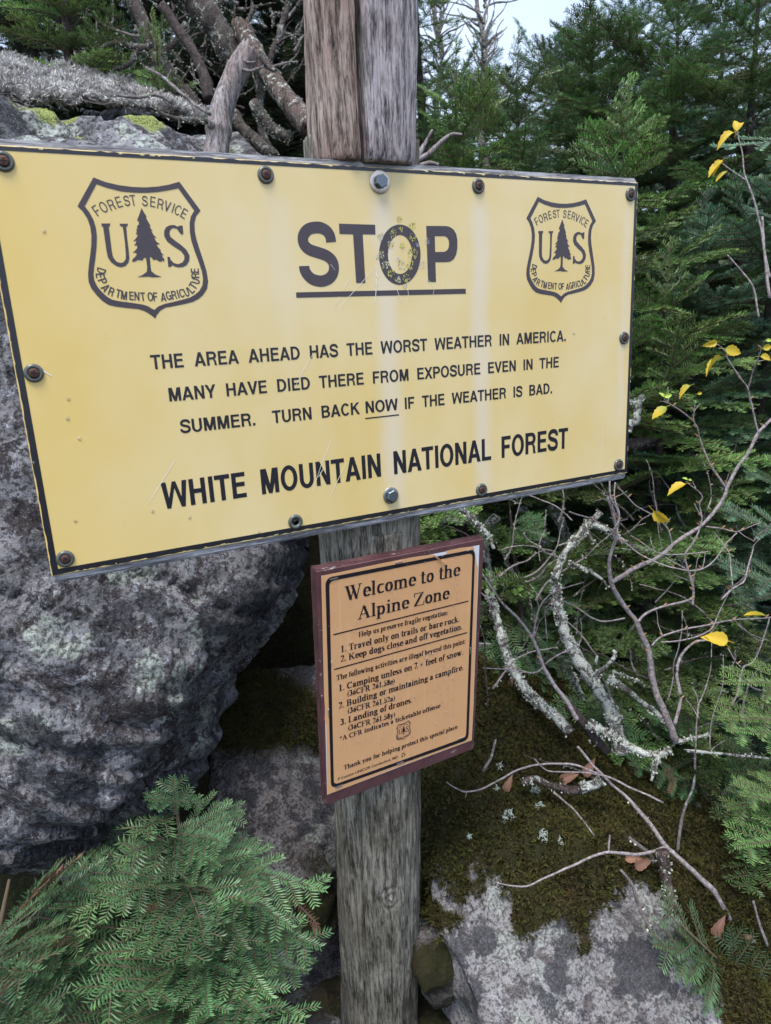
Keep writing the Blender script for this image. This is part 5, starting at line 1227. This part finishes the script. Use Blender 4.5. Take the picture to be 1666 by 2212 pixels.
# bare crowns right of the post against the sky
for i, (x, lab) in enumerate(((950, 'bare twiggy tree nearest the right side of the post'), (1045, 'bare reddish tree with fine twigs against the sky'))):
    specs = [([(x + 10, 380), (x - 10, 250), (x + 5, 120), (x - 15, 0), (x, -120)], lambda a, b: (a, b), 3.9, .020, .008, M_bark_mid, 200)]
    for k in range(60):
        y = rg.uniform(-60, 330); a = rg.choice((-1, 1)) * rg.uniform(.1, 1.1) - pi / 2 * 1.0; l = rg.uniform(40, 120); pts = [(x, y)]
        for j in range(4): a += rg.uniform(-.45, .45); pts.append((pts[-1][0] + cos(a) * l / 4, pts[-1][1] + sin(a) * l / 4))
        specs.append((pts, lambda a, b: (a, b), rg.uniform(3.6, 4.2), rg.uniform(.004, .009), .0016, M_bark_mid, 25))
    deadwood(lab, specs, 'tree', 'bare_tree')
# fine dry twigs woven through the right of the thicket
rg = random.Random(78); specs = []
for k in range(100):
    x = rg.uniform(960, 1660); y = rg.uniform(1080, 1700); a = rg.uniform(-2.9, -.2); l = rg.uniform(80, 240); pts = [(x, y)]
    for j in range(5): a += rg.uniform(-.4, .4); pts.append((pts[-1][0] + cos(a) * l / 5, pts[-1][1] + sin(a) * l / 5))
    specs.append((pts, lambda a, b: (a, b), rg.uniform(2.05, 2.6), rg.uniform(.0018, .0045), .0012, rg.choice((M_bark_mid, M_bark_lichen, M_birch)), 25))
deadwood('thicket of fine dry twigs behind the birch and the forked branch', specs, 'twigs', 'dead_twigs')
# lichened dead branches right of the tan notice
LB = bark('pale_lichen_bark', (.035, .030, .028), (.15, .13, .12), .66, (.24, .26, .23), (.66, .68, .63))
M_lichen = simple('white_green_lichen', (.46, .49, .43), .9, 0, .5, 90)
deadwood('short bleached branch stub hanging under the sign beside the notice', [([(300,10),(340,40),(385,85),(430,125),(450,160),(468,200)], R6, 2.1, .010, .006, LB, 160)])
deadwood('long curved lichen branch arching down from the notice to the moss', [([(440,380),(475,480),(500,570),(530,680),(580,770),(640,850),(720,910),(800,1000)], R6, (2.45, 2.15), .013, .016, LB, 1100)])
deadwood('thick forked lichen branch rising from the moss under the sign end', [([(1020,1090),(1000,990),(975,900),(920,810),(870,740),(810,640),(765,530),(738,400),(745,290),(790,195),(850,130),(925,40)], R6, (2.2, 2.3), .025, .010, LB, 2200),
   ([(860,90),(940,112),(1030,170),(1130,210),(1220,225),(1300,250)], R6, 2.3, .012, .004, LB, 380), ([(790,265),(860,290),(930,330),(960,370)], R6, 2.28, .008, .004, LB, 150), ([(900,760),(940,720),(990,670),(985,640)], R6, 2.15, .010, .005, LB, 300), ([(870,130),(900,180)], R6, 2.25, .008, .004, LB, 60), ([(910,700),(915,660)], R6, 2.15, .006, .003, LB, 60)])
deadwood('tangled lichen boughs behind the forked branch', [([(590,20),(640,120),(700,200),(640,320)], R6, 2.7, .02, .012, LB, 1500), ([(700,20),(760,90),(790,200)], R6, 2.7, .018, .012, LB, 900), ([(480,60),(420,140),(440,260),(470,380)], R6, 2.6, .014, .012, LB, 900), ([(560,160),(520,260),(600,350)], R6, 2.65, .008, .004, LB, 600), ([(250,60),(330,80),(400,60)], R6, 2.6, .02, .012, LB, 600)])
deadwood('crusty fallen branch slanting right in front of low firs', [([(960,760),(1020,800),(1050,820),(1100,860),(1150,900),(1210,950)], R6, 2.15, .011, .006, LB, 500), ([(770,690),(800,740),(830,800),(855,860)], R6, 2.35, .012, .008, LB, 250), ([(980,730),(1060,760),(1140,800)], R6, 2.2, .005, .002, LB, 60)])
deadwood('knotted grey root lying across the top of the moss', [([(880,955),(930,985),(990,1020),(1060,1062),(1150,1092),(1240,1075)], R6, (2.1, 1.98), .014, .008, LB, 300), ([(790,880),(850,950),(900,1010),(960,1080)], R6, 2.12, .014, .016, M_bark_dark, 200), ([(1180,1090),(1160,1150),(1150,1200)], R6, 1.98, .008, .004, LB, 60), ([(1240,1035),(1300,1030),(1400,1000)], R6, 2.0, .007, .003, LB, 60), ([(1300,1075),(1420,1085),(1540,1095),(1680,1110)], R6, 2.0, .005, .003, LB, 20)], 'root', 'dead_root')
deadwood('pale broken branch sticking out behind the right end of the sign', [([(375,960),(385,900),(425,880),(440,800),(450,730),(485,700)], R8, 2.1, .014, .008, LB, 200), ([(380,745),(430,740)], R8, 2.1, .006, .008, LB, 40)])
deadwood('brown weathered dead limbs in the shade right of the sign edge', [([(370,1060),(500,1020),(620,1000),(780,985)], R8, 2.4, .022, .008, M_snag, 30), ([(380,1200),(450,1150),(560,1130)], R8, 2.4, .004, .002, M_bark_mid, 0), ([(370,1100),(480,1075),(600,1050)], R8, 2.5, .014, .006, M_log, 0)])
deadwood('reddish rotting stick lying on the moss below the notice', [([(590,125),(640,115),(700,135),(790,160),(860,150),(940,118)], ZL, 1.99, .008, .014, M_log, 90), ([(845,150),(900,135),(935,115)], ZL, 1.96, .012, .012, LB, 300)])
deadwood('thin reddish twig arching over the moss from left', [([(265,125),(310,155),(350,168),(430,150),(500,110),(590,65),(700,45),(820,52),(920,90)], ZL, (1.86, 1.92), .002, .003, M_birch, 0), ([(350,168),(345,190)], ZL, 1.86, .0015, .001, M_birch, 0)])
deadwood('long thin fallen sapling stem slanting down across the moss', [([(830,-30),(950,110),(1050,200),(1130,290),(1210,400),(1330,510),(1420,600),(1490,720)], ZL, (1.98, 1.9), .0035, .009, M_birch, 30), ([(640,25),(700,75),(800,80),(930,95),(1020,130),(1200,215)], ZL, 1.95, .002, .003, M_birch, 0), ([(1210,405),(1140,432),(1060,436),(950,430),(800,490),(680,545),(590,578),(480,560)], ZL, (1.9, 1.72), .005, .0018, M_birch, 0), ([(962,430),(970,355)], ZL, 1.83, .003, .002, M_birch, 0), ([(1050,370),(1130,430),(1165,470)], ZL, 1.9, .007, .004, M_bark_mid, 20)])
deadwood('short white stick lying on the moss', [([(725,170),(800,230),(860,300),(905,358)], ZL, 1.86, .0028, .0022, M_snag, 0)])
deadwood('dark broken twig standing on the pale boulder', [([(1015,505),(1060,560),(1090,640),(1120,710),(1145,760)], ZL, (1.76, 1.74), .0035, .006, M_bark_mid, 10)])
deadwood('dead root stump at the right rim of the pale boulder', [([(1195,430),(1215,560),(1240,650),(1310,715)], ZL, 1.86, .018, .008, M_log, 120), ([(1240,660),(1180,740),(1145,735)], ZL, 1.84, .008, .004, M_log, 40)], 'root', 'dead_root')
deadwood('slim brown upright twig in front of the low right firs', [([(1340,-20),(1332,130),(1290,250),(1258,430)], ZL, 2.0, .003, .005, M_bark_mid, 0)])
deadwood('forked dry twig at the lower right edge', [([(1590,640),(1610,720),(1650,830)], ZL, 1.9, .003, .004, M_birch, 0), ([(1430,830),(1520,860),(1600,810)], ZL, 1.9, .002, .003, M_birch, 0), ([(1425,830),(1440,900),(1400,960),(1390,1010)], ZL, 1.88, .004, .003, M_birch, 0)])
deadwood('lone thin dry stem leaning left of the moss by the notice', [([(475,-60),(455,20),(420,80)], ZL, 1.86, .003, .0045, M_bark_mid, 0)])

# the birch shrub with its last yellow leaves
birch = empty('birch_shrub', at(*R6(1250, 1000), 1.98)); tag(birch, 'nearly bare birch shrub with a few yellow leaves right of the signs', 'shrub')
DB = 1.80
B8 = [([(250,2062),(340,2015),(420,1962),(500,1925),(560,1900),(640,1850),(720,1772),(850,1690),(920,1640),(1020,1530),(1080,1430),(1110,1345),(1170,1230),(1250,1120),(1325,975),(1370,920),(1440,850),(1560,760)], .0072, .0045),
 ([(1090,1370),(1040,1290),(980,1210),(930,1100),(895,1000),(880,930),(855,880),(860,800),(865,735)], .0038, .0016), ([(855,880),(780,820),(700,770),(660,740),(635,715)], .0022, .0014),
 ([(1330,965),(1300,850),(1270,720),(1255,640),(1210,580),(1140,480),(1095,400),(1080,360),(1030,315)], .0036, .0015), ([(1255,640),(1290,520),(1320,440),(1355,345),(1385,285)], .0025, .0014),
 ([(695,1785),(675,1690),(640,1640),(560,1570),(500,1540),(430,1500),(370,1440),(320,1390),(280,1340)], .0028, .0018),
 ([(845,2230),(850,2120),(830,2030),(810,1960),(790,1880),(810,1830),(860,1760),(905,1650),(915,1580),(900,1490),(920,1440),(880,1390),(830,1350),(800,1320)], .0040, .0015),
 ([(940,1655),(1060,1670),(1150,1690),(1200,1685),(1350,1625)], .0024, .0015), ([(-60,1545),(0,1565),(120,1605),(250,1680),(340,1760),(420,1830),(520,1890),(620,1930),(720,1960),(820,1980),(920,1965),(1000,1910),(1060,1830),(1100,1770),(1170,1700)], .0022, .0026),
 ([(390,1720),(470,1770),(560,1830),(640,1860),(760,1860),(960,1838)], .0020, .0018), ([(600,1855),(700,1910),(810,1975)], .0018, .0018),
 ([(240,1320),(245,1440),(290,1530),(305,1600),(295,1690),(330,1780)], .0028, .0032), ([(280,1330),(272,1450),(310,1570),(265,1680)], .002, .002), ([(120,1475),(180,1455),(245,1470)], .0018, .0022),
 ([(240,1585),(300,1612),(370,1600)], .0016, .0014), ([(330,1720),(400,1680),(480,1600),(550,1560)], .002, .0016), ([(1300,1790),(1270,1900),(1245,2000),(1220,2060),(1140,2110),(1060,2190)], .0022, .003), ([(1000,1690),(1110,1840),(1130,1960),(1140,2090)], .0014, .002),
 ([(1185,1690),(1240,1730),(1300,1760)], .0015, .0012)]
BARK_B = M_birch
for i, (pts, r0, r1) in enumerate(B8): limb('branch', path3(pts, R8, (DB + .05, DB - .04)), r0 * .85, r1 * .75, BARK_B, birch, i, .18, 7 if r0 > .004 else 5, .0018)
B6 = [([(1252,1030),(1240,990),(1215,930),(1180,850),(1150,740),(1140,650),(1110,580),(1080,510),(1040,460),(1000,400),(975,340),(965,260),(985,190),(1000,140),(985,60),(960,-20)], .0125, .0045),
 ([(1090,520),(1130,480),(1200,450),(1320,420),(1330,350),(1310,300)], .0045, .0035), ([(1150,620),(1200,580),(1290,550),(1400,530),(1500,510),(1640,500),(1720,490)], .0035, .002),
 ([(1190,605),(1300,595),(1400,555),(1440,480),(1490,380),(1560,310),(1590,190)], .0028, .0018), ([(1250,960),(1275,850),(1260,740),(1275,670),(1330,610),(1390,595)], .006, .0035),
 ([(700,600),(690,480),(710,440),(760,425),(830,460),(930,515),(1035,500)], .0015, .003), ([(830,940),(790,870),(720,780),(670,680),(635,590),(570,500),(500,430),(430,325)], .008, .003),
 ([(635,590),(660,470),(710,400),(790,365),(855,345)], .003, .0016), ([(680,715),(640,740),(560,725),(420,720)], .003, .0018), ([(690,700),(760,650),(830,628)], .0028, .0015), ([(455,345),(480,320),(508,300)], .002, .0015),
 ([(1480,630),(1520,700),(1545,720)], .0014, .0018), ([(1660,500),(1630,600),(1590,690),(1545,720),(1520,830),(1495,880)], .002, .004), ([(1410,600),(1405,720),(1370,840),(1350,900),(1340,1080)], .0016, .003), ([(1460,660),(1455,790),(1410,940),(1400,1080)], .0014, .0024), ([(1325,800),(1350,850),(1352,930)], .0012, .002), ([(1500,500),(1560,560),(1660,600)], .0014, .0012)]
for i, (pts, r0, r1) in enumerate(B6): limb('branch', path3(pts, R6, (1.98, 1.84) if i == 0 else 1.88), r0 * .85, r1 * .75, BARK_B, birch, 40 + i, .18, 8 if r0 > .005 else 5, .002)
B2 = [([(1660,1200),(1640,1100),(1625,1000),(1605,920),(1585,840),(1555,760),(1540,660),(1520,570)], ZB, .0035, .0016), ([(1555,775),(1500,740),(1450,700)], ZB, .002, .0013), ([(1630,285),(1640,450),(1660,640)], ZD, .003, .004), ([(1475,450),(1540,520),(1590,600),(1615,720)], ZD, .0014, .003)]
for i, (pts, z, r0, r1) in enumerate(B2): limb('branch', path3(pts, z, 1.80), r0, r1, BARK_B, birch, 70 + i, .18, 5, .002)
t = NT('yellow_birch_leaf'); u = t.attr('tone'); nz = t.noise(70, 4, .6); oi = t.n('ObjectInfo')
c = t.mix(nz, (.62, .40, .03), (.80, .60, .05)); c = t.mix(t.math('MULTIPLY', t.ramp(u, [(0, 1), (.6, 0)]), oi.outputs['Random']), c, (.28, .42, .06)); c = t.mix(t.ramp(t.noise(120, 2), [(.60, 0), (.66, .8)]), c, (.25, .12, .04))
M_leaf = t.out(c, .5, None, 0, .4); tr = t.n('BsdfTranslucent'); t.l(c, tr.inputs[0]); ms = t.n('MixShader'); ms.inputs[0].default_value = .35
t.l(t.p.outputs[0], ms.inputs[1]); t.l(tr.outputs[0], ms.inputs[2]); t.l(ms.outputs[0], t.t.nodes['Material Output'].inputs[0])
t = NT('green_birch_leaf'); c = t.mix(t.noise(70), (.20, .33, .05), (.42, .50, .07)); M_leafg = t.out(c, .5)
M_leafb = simple('brown_dead_leaf', (.22, .115, .075), .7, 0, .35, 60)
def leaf_mesh(seed, fold=.5, curl=.5, mat=None):
    rg = random.Random(seed); n = 9; vs = []; fc = []; tn = []
    for i in range(n + 1):
        u = i / n; w = .34 * math.sin(pi * u ** .8) ** .75 * (1 - .25 * u) if 0 < u < 1 else .004
        w *= 1 + (.10 if i % 2 else -.04); x = u; z = -curl * u * u * .5
        for s_, k in ((-1, 1), (-.5, .5), (0, 0), (.5, .5), (1, 1)): vs.append((x + (.02 if i % 2 else 0) * abs(s_), s_ * w * cos(fold * .8), z + abs(s_) * w * sin(fold) + .02 * noise.noise(Vector((x * 5, s_ * 3, seed))))); tn.append(u)
    for i in range(n):
        for k in range(4): a = i * 5 + k; fc.append((a, a + 1, a + 6, a + 5))
    o = len(vs); 
    for i in range(4):
        x = -.32 + .08 * i; vs += [(x, -.012, -.10 + .1 * (i / 3)), (x, .012, -.10 + .1 * (i / 3))]; tn += [.5, .5]
    vs += [(0, -.012, 0), (0, .012, 0)]; tn += [.5, .5]
    for i in range(4): a = o + 2 * i; fc.append((a, a + 2, a + 3, a + 1))
    me = bpy.data.meshes.new('leaf'); me.from_pydata(vs, [], fc); me.materials.append(mat or M_leaf); at_ = me.attributes.new('tone', 'FLOAT', 'POINT'); at_.data.foreach_set('value', tn); me.shade_smooth(); me.update(); return me
LM = [leaf_mesh(i, (.25, .7, .45)[i % 3], (.3, .9, .6)[i % 3]) for i in range(3)]; LMg = leaf_mesh(9, .5, .4, M_leafg); LMb = [leaf_mesh(20 + i, .8, 1.2, M_leafb) for i in range(2)]
def leaf(me, z, x, y, d, x1, y1, parent, roll=0, dz=0.0):
    a = at(*z(x, y), d); b = at(*z(x1, y1), d + dz); v = b - a; L = v.length; v.normalize(); n_ = (CAM - a).normalized(); n_ = (n_ + Vector((0, 0, .9))).normalized()
    y_ = n_.cross(v).normalized(); zz = v.cross(y_); o = bpy.data.objects.new('leaf', me); col.objects.link(o)
    M = Matrix((v, y_, zz)).transposed().to_4x4() @ Matrix.Rotation(roll, 4, 'X') @ Matrix.Scale(L * .88, 4)
    if parent: o.parent = parent; o.matrix_world = Matrix.Translation(a - parent.location) @ M
    else: o.matrix_world = Matrix.Translation(a) @ M
    return o
for a in [(0,R8,655,775,DB,532,862,0.2), (1,R8,830,618,DB,728,690,.3), (0,R8,1085,350,DB,1228,382,.5), (1,R8,1025,298,DB,925,332,-.9), (1,R8,1060,410,DB,888,500,1.1), (2,R8,1345,405,DB,1450,420,.2), (2,R8,1360,345,DB,1450,325,.8), (1,R8,560,1538,DB,690,1660,.9), (2,R8,795,1340,DB,640,1398,.4), (1,R8,880,680,DB,930,668,.6),
          (2,ZB,1518,565,DB,1512,505,.2), (2,ZB,1515,570,DB,1545,508,-.3), (1,ZB,1505,572,DB,1422,618,.3), (2,ZB,1452,700,DB,1382,752,.5), (1,ZB,1455,692,DB,1405,745,.2), (0,ZB,1475,738,DB,1418,782,.6), (0,R6,1645,490,DB,1540,475,.7), (2,R6,1470,615,DB,1368,566,.1), (0,R6,1482,600,DB,1375,572,-.4)]:
    m, z, x, y, d, x1, y1, rl = a; leaf(LM[m], z, x, y, d, x1, y1, birch, rl)
leaf(LMg, R8, 635, 700, DB, 710, 680, birch, .6); leaf(LMg, R8, 640, 705, DB, 600, 662, birch, .3); leaf(LMg, R8, 815, 1310, DB, 850, 1312, birch, .3); leaf(LMg, R8, 810, 1312, DB, 770, 1290, birch, .3); leaf(LMg, R8, 1385, 290, DB, 1440, 280, birch, .4)
# extra hair-fine twigs on the birch
rgt = random.Random(21)
for z, x0, x1, y0, y1, n_t in ((R6, 700, 1640, 60, 1000, 26), (R8, 300, 1400, 900, 2100, 22)):
    src = B6 if z is R6 else B8
    for k in range(n_t):
        pts_, r0, r1 = src[rgt.randrange(1, len(src))]; j_ = rgt.randrange(1, len(pts_)); x, y = pts_[j_]; a = rgt.uniform(-2.9, -.3); l = rgt.uniform(50, 150); pp = [(x, y)]
        for q_ in range(4): a += rgt.uniform(-.35, .35); pp.append((pp[-1][0] + cos(a) * l / 4, pp[-1][1] + sin(a) * l / 4))
        limb('branch', path3(pp, z, (DB + .06, DB + rgt.uniform(-.03, .12))), .0014, .0008, BARK_B, birch, 200 + k, .1, 4, .003)
# buds
vs, fc = [], []; rg = random.Random(8)
for pts, r0, r1 in B8 + B6[:12]:
    z = R8 if (pts, r0, r1) in B8 else R6
    for j in range(1, len(pts) - 1):
        if rg.random() < .65:
            p = at(*z(*pts[j]), DB + .02); s_ = rg.choice((-1, 1)); d = (RW @ Vector((s_ * .8, .7, 0))).normalized(); o = len(vs); w = VD.cross(d).normalized() * .0016
            c = p + d * .002; vs += [c - w, c + w, c + d * .006 + w * 1.3, c + d * .013, c + d * .006 - w * 1.3, c + d * .006 + VD * .002]; vs = vs
            fc += [(o, o + 1, o + 5), (o + 1, o + 2, o + 5), (o + 2, o + 3, o + 5), (o + 3, o + 4, o + 5), (o + 4, o, o + 5)]
o = mk('buds', [v_ - birch.location for v_ in vs], fc, [M_bud]); o.parent = birch; o['kind'] = 'stuff'

# surface lookup so that litter and moss sit on the rocks
from mathutils.bvhtree import BVHTree
def bvh_of(o):
    me = o.data; return BVHTree.FromPolygons([v.co.copy() for v in me.vertices], [tuple(p.vertices) for p in me.polygons])
BV = {'slab': bvh_of(slab), 'big': bvh_of(boulder), 'mid': bvh_of(mid)}
def hit(o, x, y):
    r = ray(x, y).normalized(); h = BV[o].ray_cast(CAM, r); return h[0], h[1]
i = 0
for (x, y, x1, y1, lab) in ((518, 165, 540, 108, 'curled brown leaf lying on the moss nearest the notice'), (750, 125, 830, 85, 'rust brown fallen leaf behind the rotting stick'), (860, 100, 900, 30, 'upright brown fallen leaf at the foot of the forked branch'), (1035, 460, 1115, 450, 'pinkish brown fallen leaf half under a twig'), (1080, 500, 1150, 455, 'dark brown fallen leaf touching the pinkish one'), (1540, 800, 1590, 790, 'small brown leaf at the lower right edge'), (1420, 790, 1460, 720, 'withered brown leaf in the lower right shade')):
    D = ZL(x, y); h, n_ = hit('slab', *D); d = (RW.transposed() @ ((h or at(*D, 1.9)) - CAM)).z * -1 - .012
    o = leaf(LMb[i % 2], ZL, x, y, d, x1, y1, None, .3, -.02); o.name = 'fallen_leaf'; tag(o, lab, 'leaf', 'brown leaves fallen on the moss'); i += 1
D = R6(540, 790); h, n_ = hit('slab', *D); d = (RW.transposed() @ ((h or at(*D, 2.3)) - CAM)).z * -1 - .015
o = leaf(LMb[0], R6, 535, 800, d, 550, 750, None, .2, 0); o.name = 'fallen_leaf'; tag(o, 'small ochre leaf caught at the top of the moss beside the notice', 'leaf', 'brown leaves fallen on the moss')

# ---------------------------------------------------------------- moss and lichen cover
t = NT('moss_fronds'); c = t.mix(t.ramp(t.noise(26, 5, .7), [(.38, 0), (.62, 1)]), (.040, .024, .011), (.038, .045, .010)); c = t.mix(t.math('MULTIPLY', t.ramp(t.attr('tone'), [(.2, 0), (1, .8)]), t.ramp(t.noise(9, 4, .6), [(.4, .3), (.6, 1)])), c, (.12, .115, .03)); M_moss = t.out(c, .8, None, 0, .2)
def tufts(o, n, keyattr, size, mat, label, name, seed, cond, blades=5, parent=None, cat=None, width=.13, curl=.8):
    me = o.data; rg = np.random.default_rng(seed); nv_ = len(me.polygons)
    ctr = np.empty(nv_ * 3, 'f'); me.polygons.foreach_get('center', ctr); ctr = ctr.reshape(-1, 3); nr = np.empty(nv_ * 3, 'f'); me.polygons.foreach_get('normal', nr); nr = nr.reshape(-1, 3)
    vi = np.array([p.vertices[0] for p in me.polygons]); ms = np.empty(len(me.vertices), 'f'); me.attributes['moss'].data.foreach_get('value', ms)
    c = ctr - np.array(CAM); RT = np.array(RW.transposed()); cc = c @ RT.T; px_ = 833 + FPX * cc[:, 0] / -cc[:, 2]; py_ = 1106 - FPX * cc[:, 1] / -cc[:, 2]
    facing = (nr * c).sum(1) < .02
    ok = np.where(cond(px_, py_, ms[vi], ctr, nr) & facing & (px_ > -60) & (px_ < 1730) & (py_ < 2270))[0]
    if len(ok) == 0: return None
    pick = rg.choice(ok, n); V = []; F = []; T = []
    for i in pick:
        p = Vector(ctr[i]) + Vector(rg.normal(0, .008, 3)) * .8; nn = Vector(nr[i]); ts = size * rg.uniform(.5, 1.4)
        for b in range(blades):
            d = (nn * rg.uniform(.35, 1.1) + Vector(rg.normal(0, .55, 3)) + Vector((0, 0, .15))).normalized(); w = d.cross(Vector(rg.normal(0, 1, 3))).normalized() * ts * width; d2 = (d + Vector(rg.normal(0, curl, 3))).normalized()
            o_ = len(V); m_ = p + d * ts * .6; V += [p - w - nn * .003, p + w - nn * .003, m_ + w * .8, m_ + d2 * ts * .5, m_ - w * .8]; T += [0, 0, .5, 1, .5]; F.append((o_, o_ + 1, o_ + 2, o_ + 3, o_ + 4))
    m2 = bpy.data.meshes.new(name); m2.from_pydata([tuple(q) for q in V], [], F); m2.materials.append(mat); a = m2.attributes.new('tone', 'FLOAT', 'POINT'); a.data.foreach_set('value', T); m2.update()
    ob = mesh_obj(name, m2); tag(ob, label, cat, None, 'stuff'); return ob
tufts(slab, 30000, 'moss', .014, M_moss, 'deep green and brown moss covering the upper part of the pale boulder', 'moss', 1, lambda x, y, m, c, n: m > .45, 4)
tufts(mid, 5000, 'moss', .011, M_moss, 'dark moss on the shaded rock beside the post', 'moss', 2, lambda x, y, m, c, n: m > .55, 4)
t = NT('reindeer_lichen'); c = t.mix(t.ramp(t.noise(14, 5, .7), [(.4, 0), (.6, 1)]), (.30, .28, .27), (.70, .69, .67)); c = t.mix(t.ramp(t.attr('tone'), [(0, .7), (.6, 0)]), c, (.14, .12, .10)); c = t.mix(t.ramp(t.noise(5, 3), [(.60, 0), (.66, .7)]), c, (.22, .17, .05)); M_rein = t.out(c, .9, None, 0, .1)
def lim_top(x): return np.interp(x, [-100, 0, 120, 250, 350, 450, 560], [205, 212, 222, 226, 238, 262, 330])
# cushion the tufts grow on, lying on the boulder's crown
def cushion():
    xs_ = np.linspace(-120, 470, 60); V = []; F = []; nd = 16
    topy = lambda x: np.interp(x, [-120, 0, 60, 150, 250, 330, 400, 470], [105, 125, 138, 150, 172, 195, 222, 262])
    for x in xs_:
        for j in range(nd + 1):
            u = j / nd; yb = lim_top(x) - 2; d = 1.99 + .0009 * max(0, x) + u * .55
            y = yb + (topy(x) - yb) * u ** .7
            p = at(x, y, d) + Vector((0, 0, .014)) * noise.noise(Vector((x * .03, u * 5, 0))) * 1.6; V.append(p)
    n = nd + 1
    for i in range(len(xs_) - 1):
        for j in range(nd): a = i * n + j; F.append((a, a + n, a + n + 1, a + 1))
    me = bpy.data.meshes.new('lichen_bed'); me.from_pydata([tuple(q) for q in V], [], F); a = me.attributes.new('moss', 'FLOAT', 'POINT'); a.data.foreach_set('value', [1.0] * len(V)); me.update()
    t_ = simple('lichen_bed_soil', (.10, .085, .07), .95, 0, .5, 80, .5); o = mesh_obj('lichen_bed', me, [t_], None, True); tag(o, 'dull cushion of old lichen and peat on top of the big boulder', None, None, 'stuff'); return o
bed = cushion()
tufts(bed, 9000, 'moss', .022, M_rein, 'fluffy grey reindeer lichen carpeting the top of the big boulder', 'reindeer_lichen', 4, lambda x, y, m, c, n: (x > -500), 7, None, None, .07, 1.3)
# pale lichen sprigs standing on the moss
for k, (x, y, s_, n, lab) in enumerate(((640, 175, 34, 60, 'pale lichen sprig on the moss nearest the rotting stick'), (665, 245, 24, 40, 'pale lichen sprig just below the first one'), (530, 290, 42, 70, 'tall pale lichen sprig on the moss below the notice corner'), (680, 372, 34, 50, 'pale lichen sprig in the middle of the moss'), (750, 388, 14, 20, 'tiny grey lichen sprig right of the middle one'), (360, 368, 12, 16, 'tiny pale lichen sprig left on the moss'), (484, 58, 18, 24, 'small pale lichen sprig at the top of the moss'), (476, 162, 16, 20, 'white lichen speck beside the curled leaf'), (1190, 695, 30, 30, 'greenish lichen sprig at the boulder rim'))):
    rg = random.Random(k); D = ZL(x, y); h, n_ = hit('slab', *D)
    if h is None: h = at(*D, 1.9); n_ = -ray(*D).normalized()
    mb = MB(); sc = s_ * 1.0 / 1.0846 * KD / FPX * 1.9
    for j in range(n):
        a = rg.uniform(0, 2 * pi); q = rg.random() ** .5; c = RW @ Vector((cos(a) * q * sc * .6, sin(a) * q * sc, 0)) + n_ * .006; pts = [c]
        d = (n_ * .8 + Vector((rg.gauss(0, .7), rg.gauss(0, .7), rg.gauss(0, .7)))).normalized()
        for m_ in range(3): pts.append(pts[-1] + d * .0035); d = (d + Vector((rg.gauss(0, .6), rg.gauss(0, .6), rg.gauss(0, .6)))).normalized()
        mb.tube(pts, [.0009, .0009, .0007, .0004], 3, 0, cap=False)
    o = mb.build('lichen_sprig', [simple('lichen_sprig_pale', (.45, .52, .46), .9) if k == 0 else bpy.data.materials['lichen_sprig_pale']]); o.location = h; tag(o, lab, 'lichen', 'pale lichen sprigs on the moss')
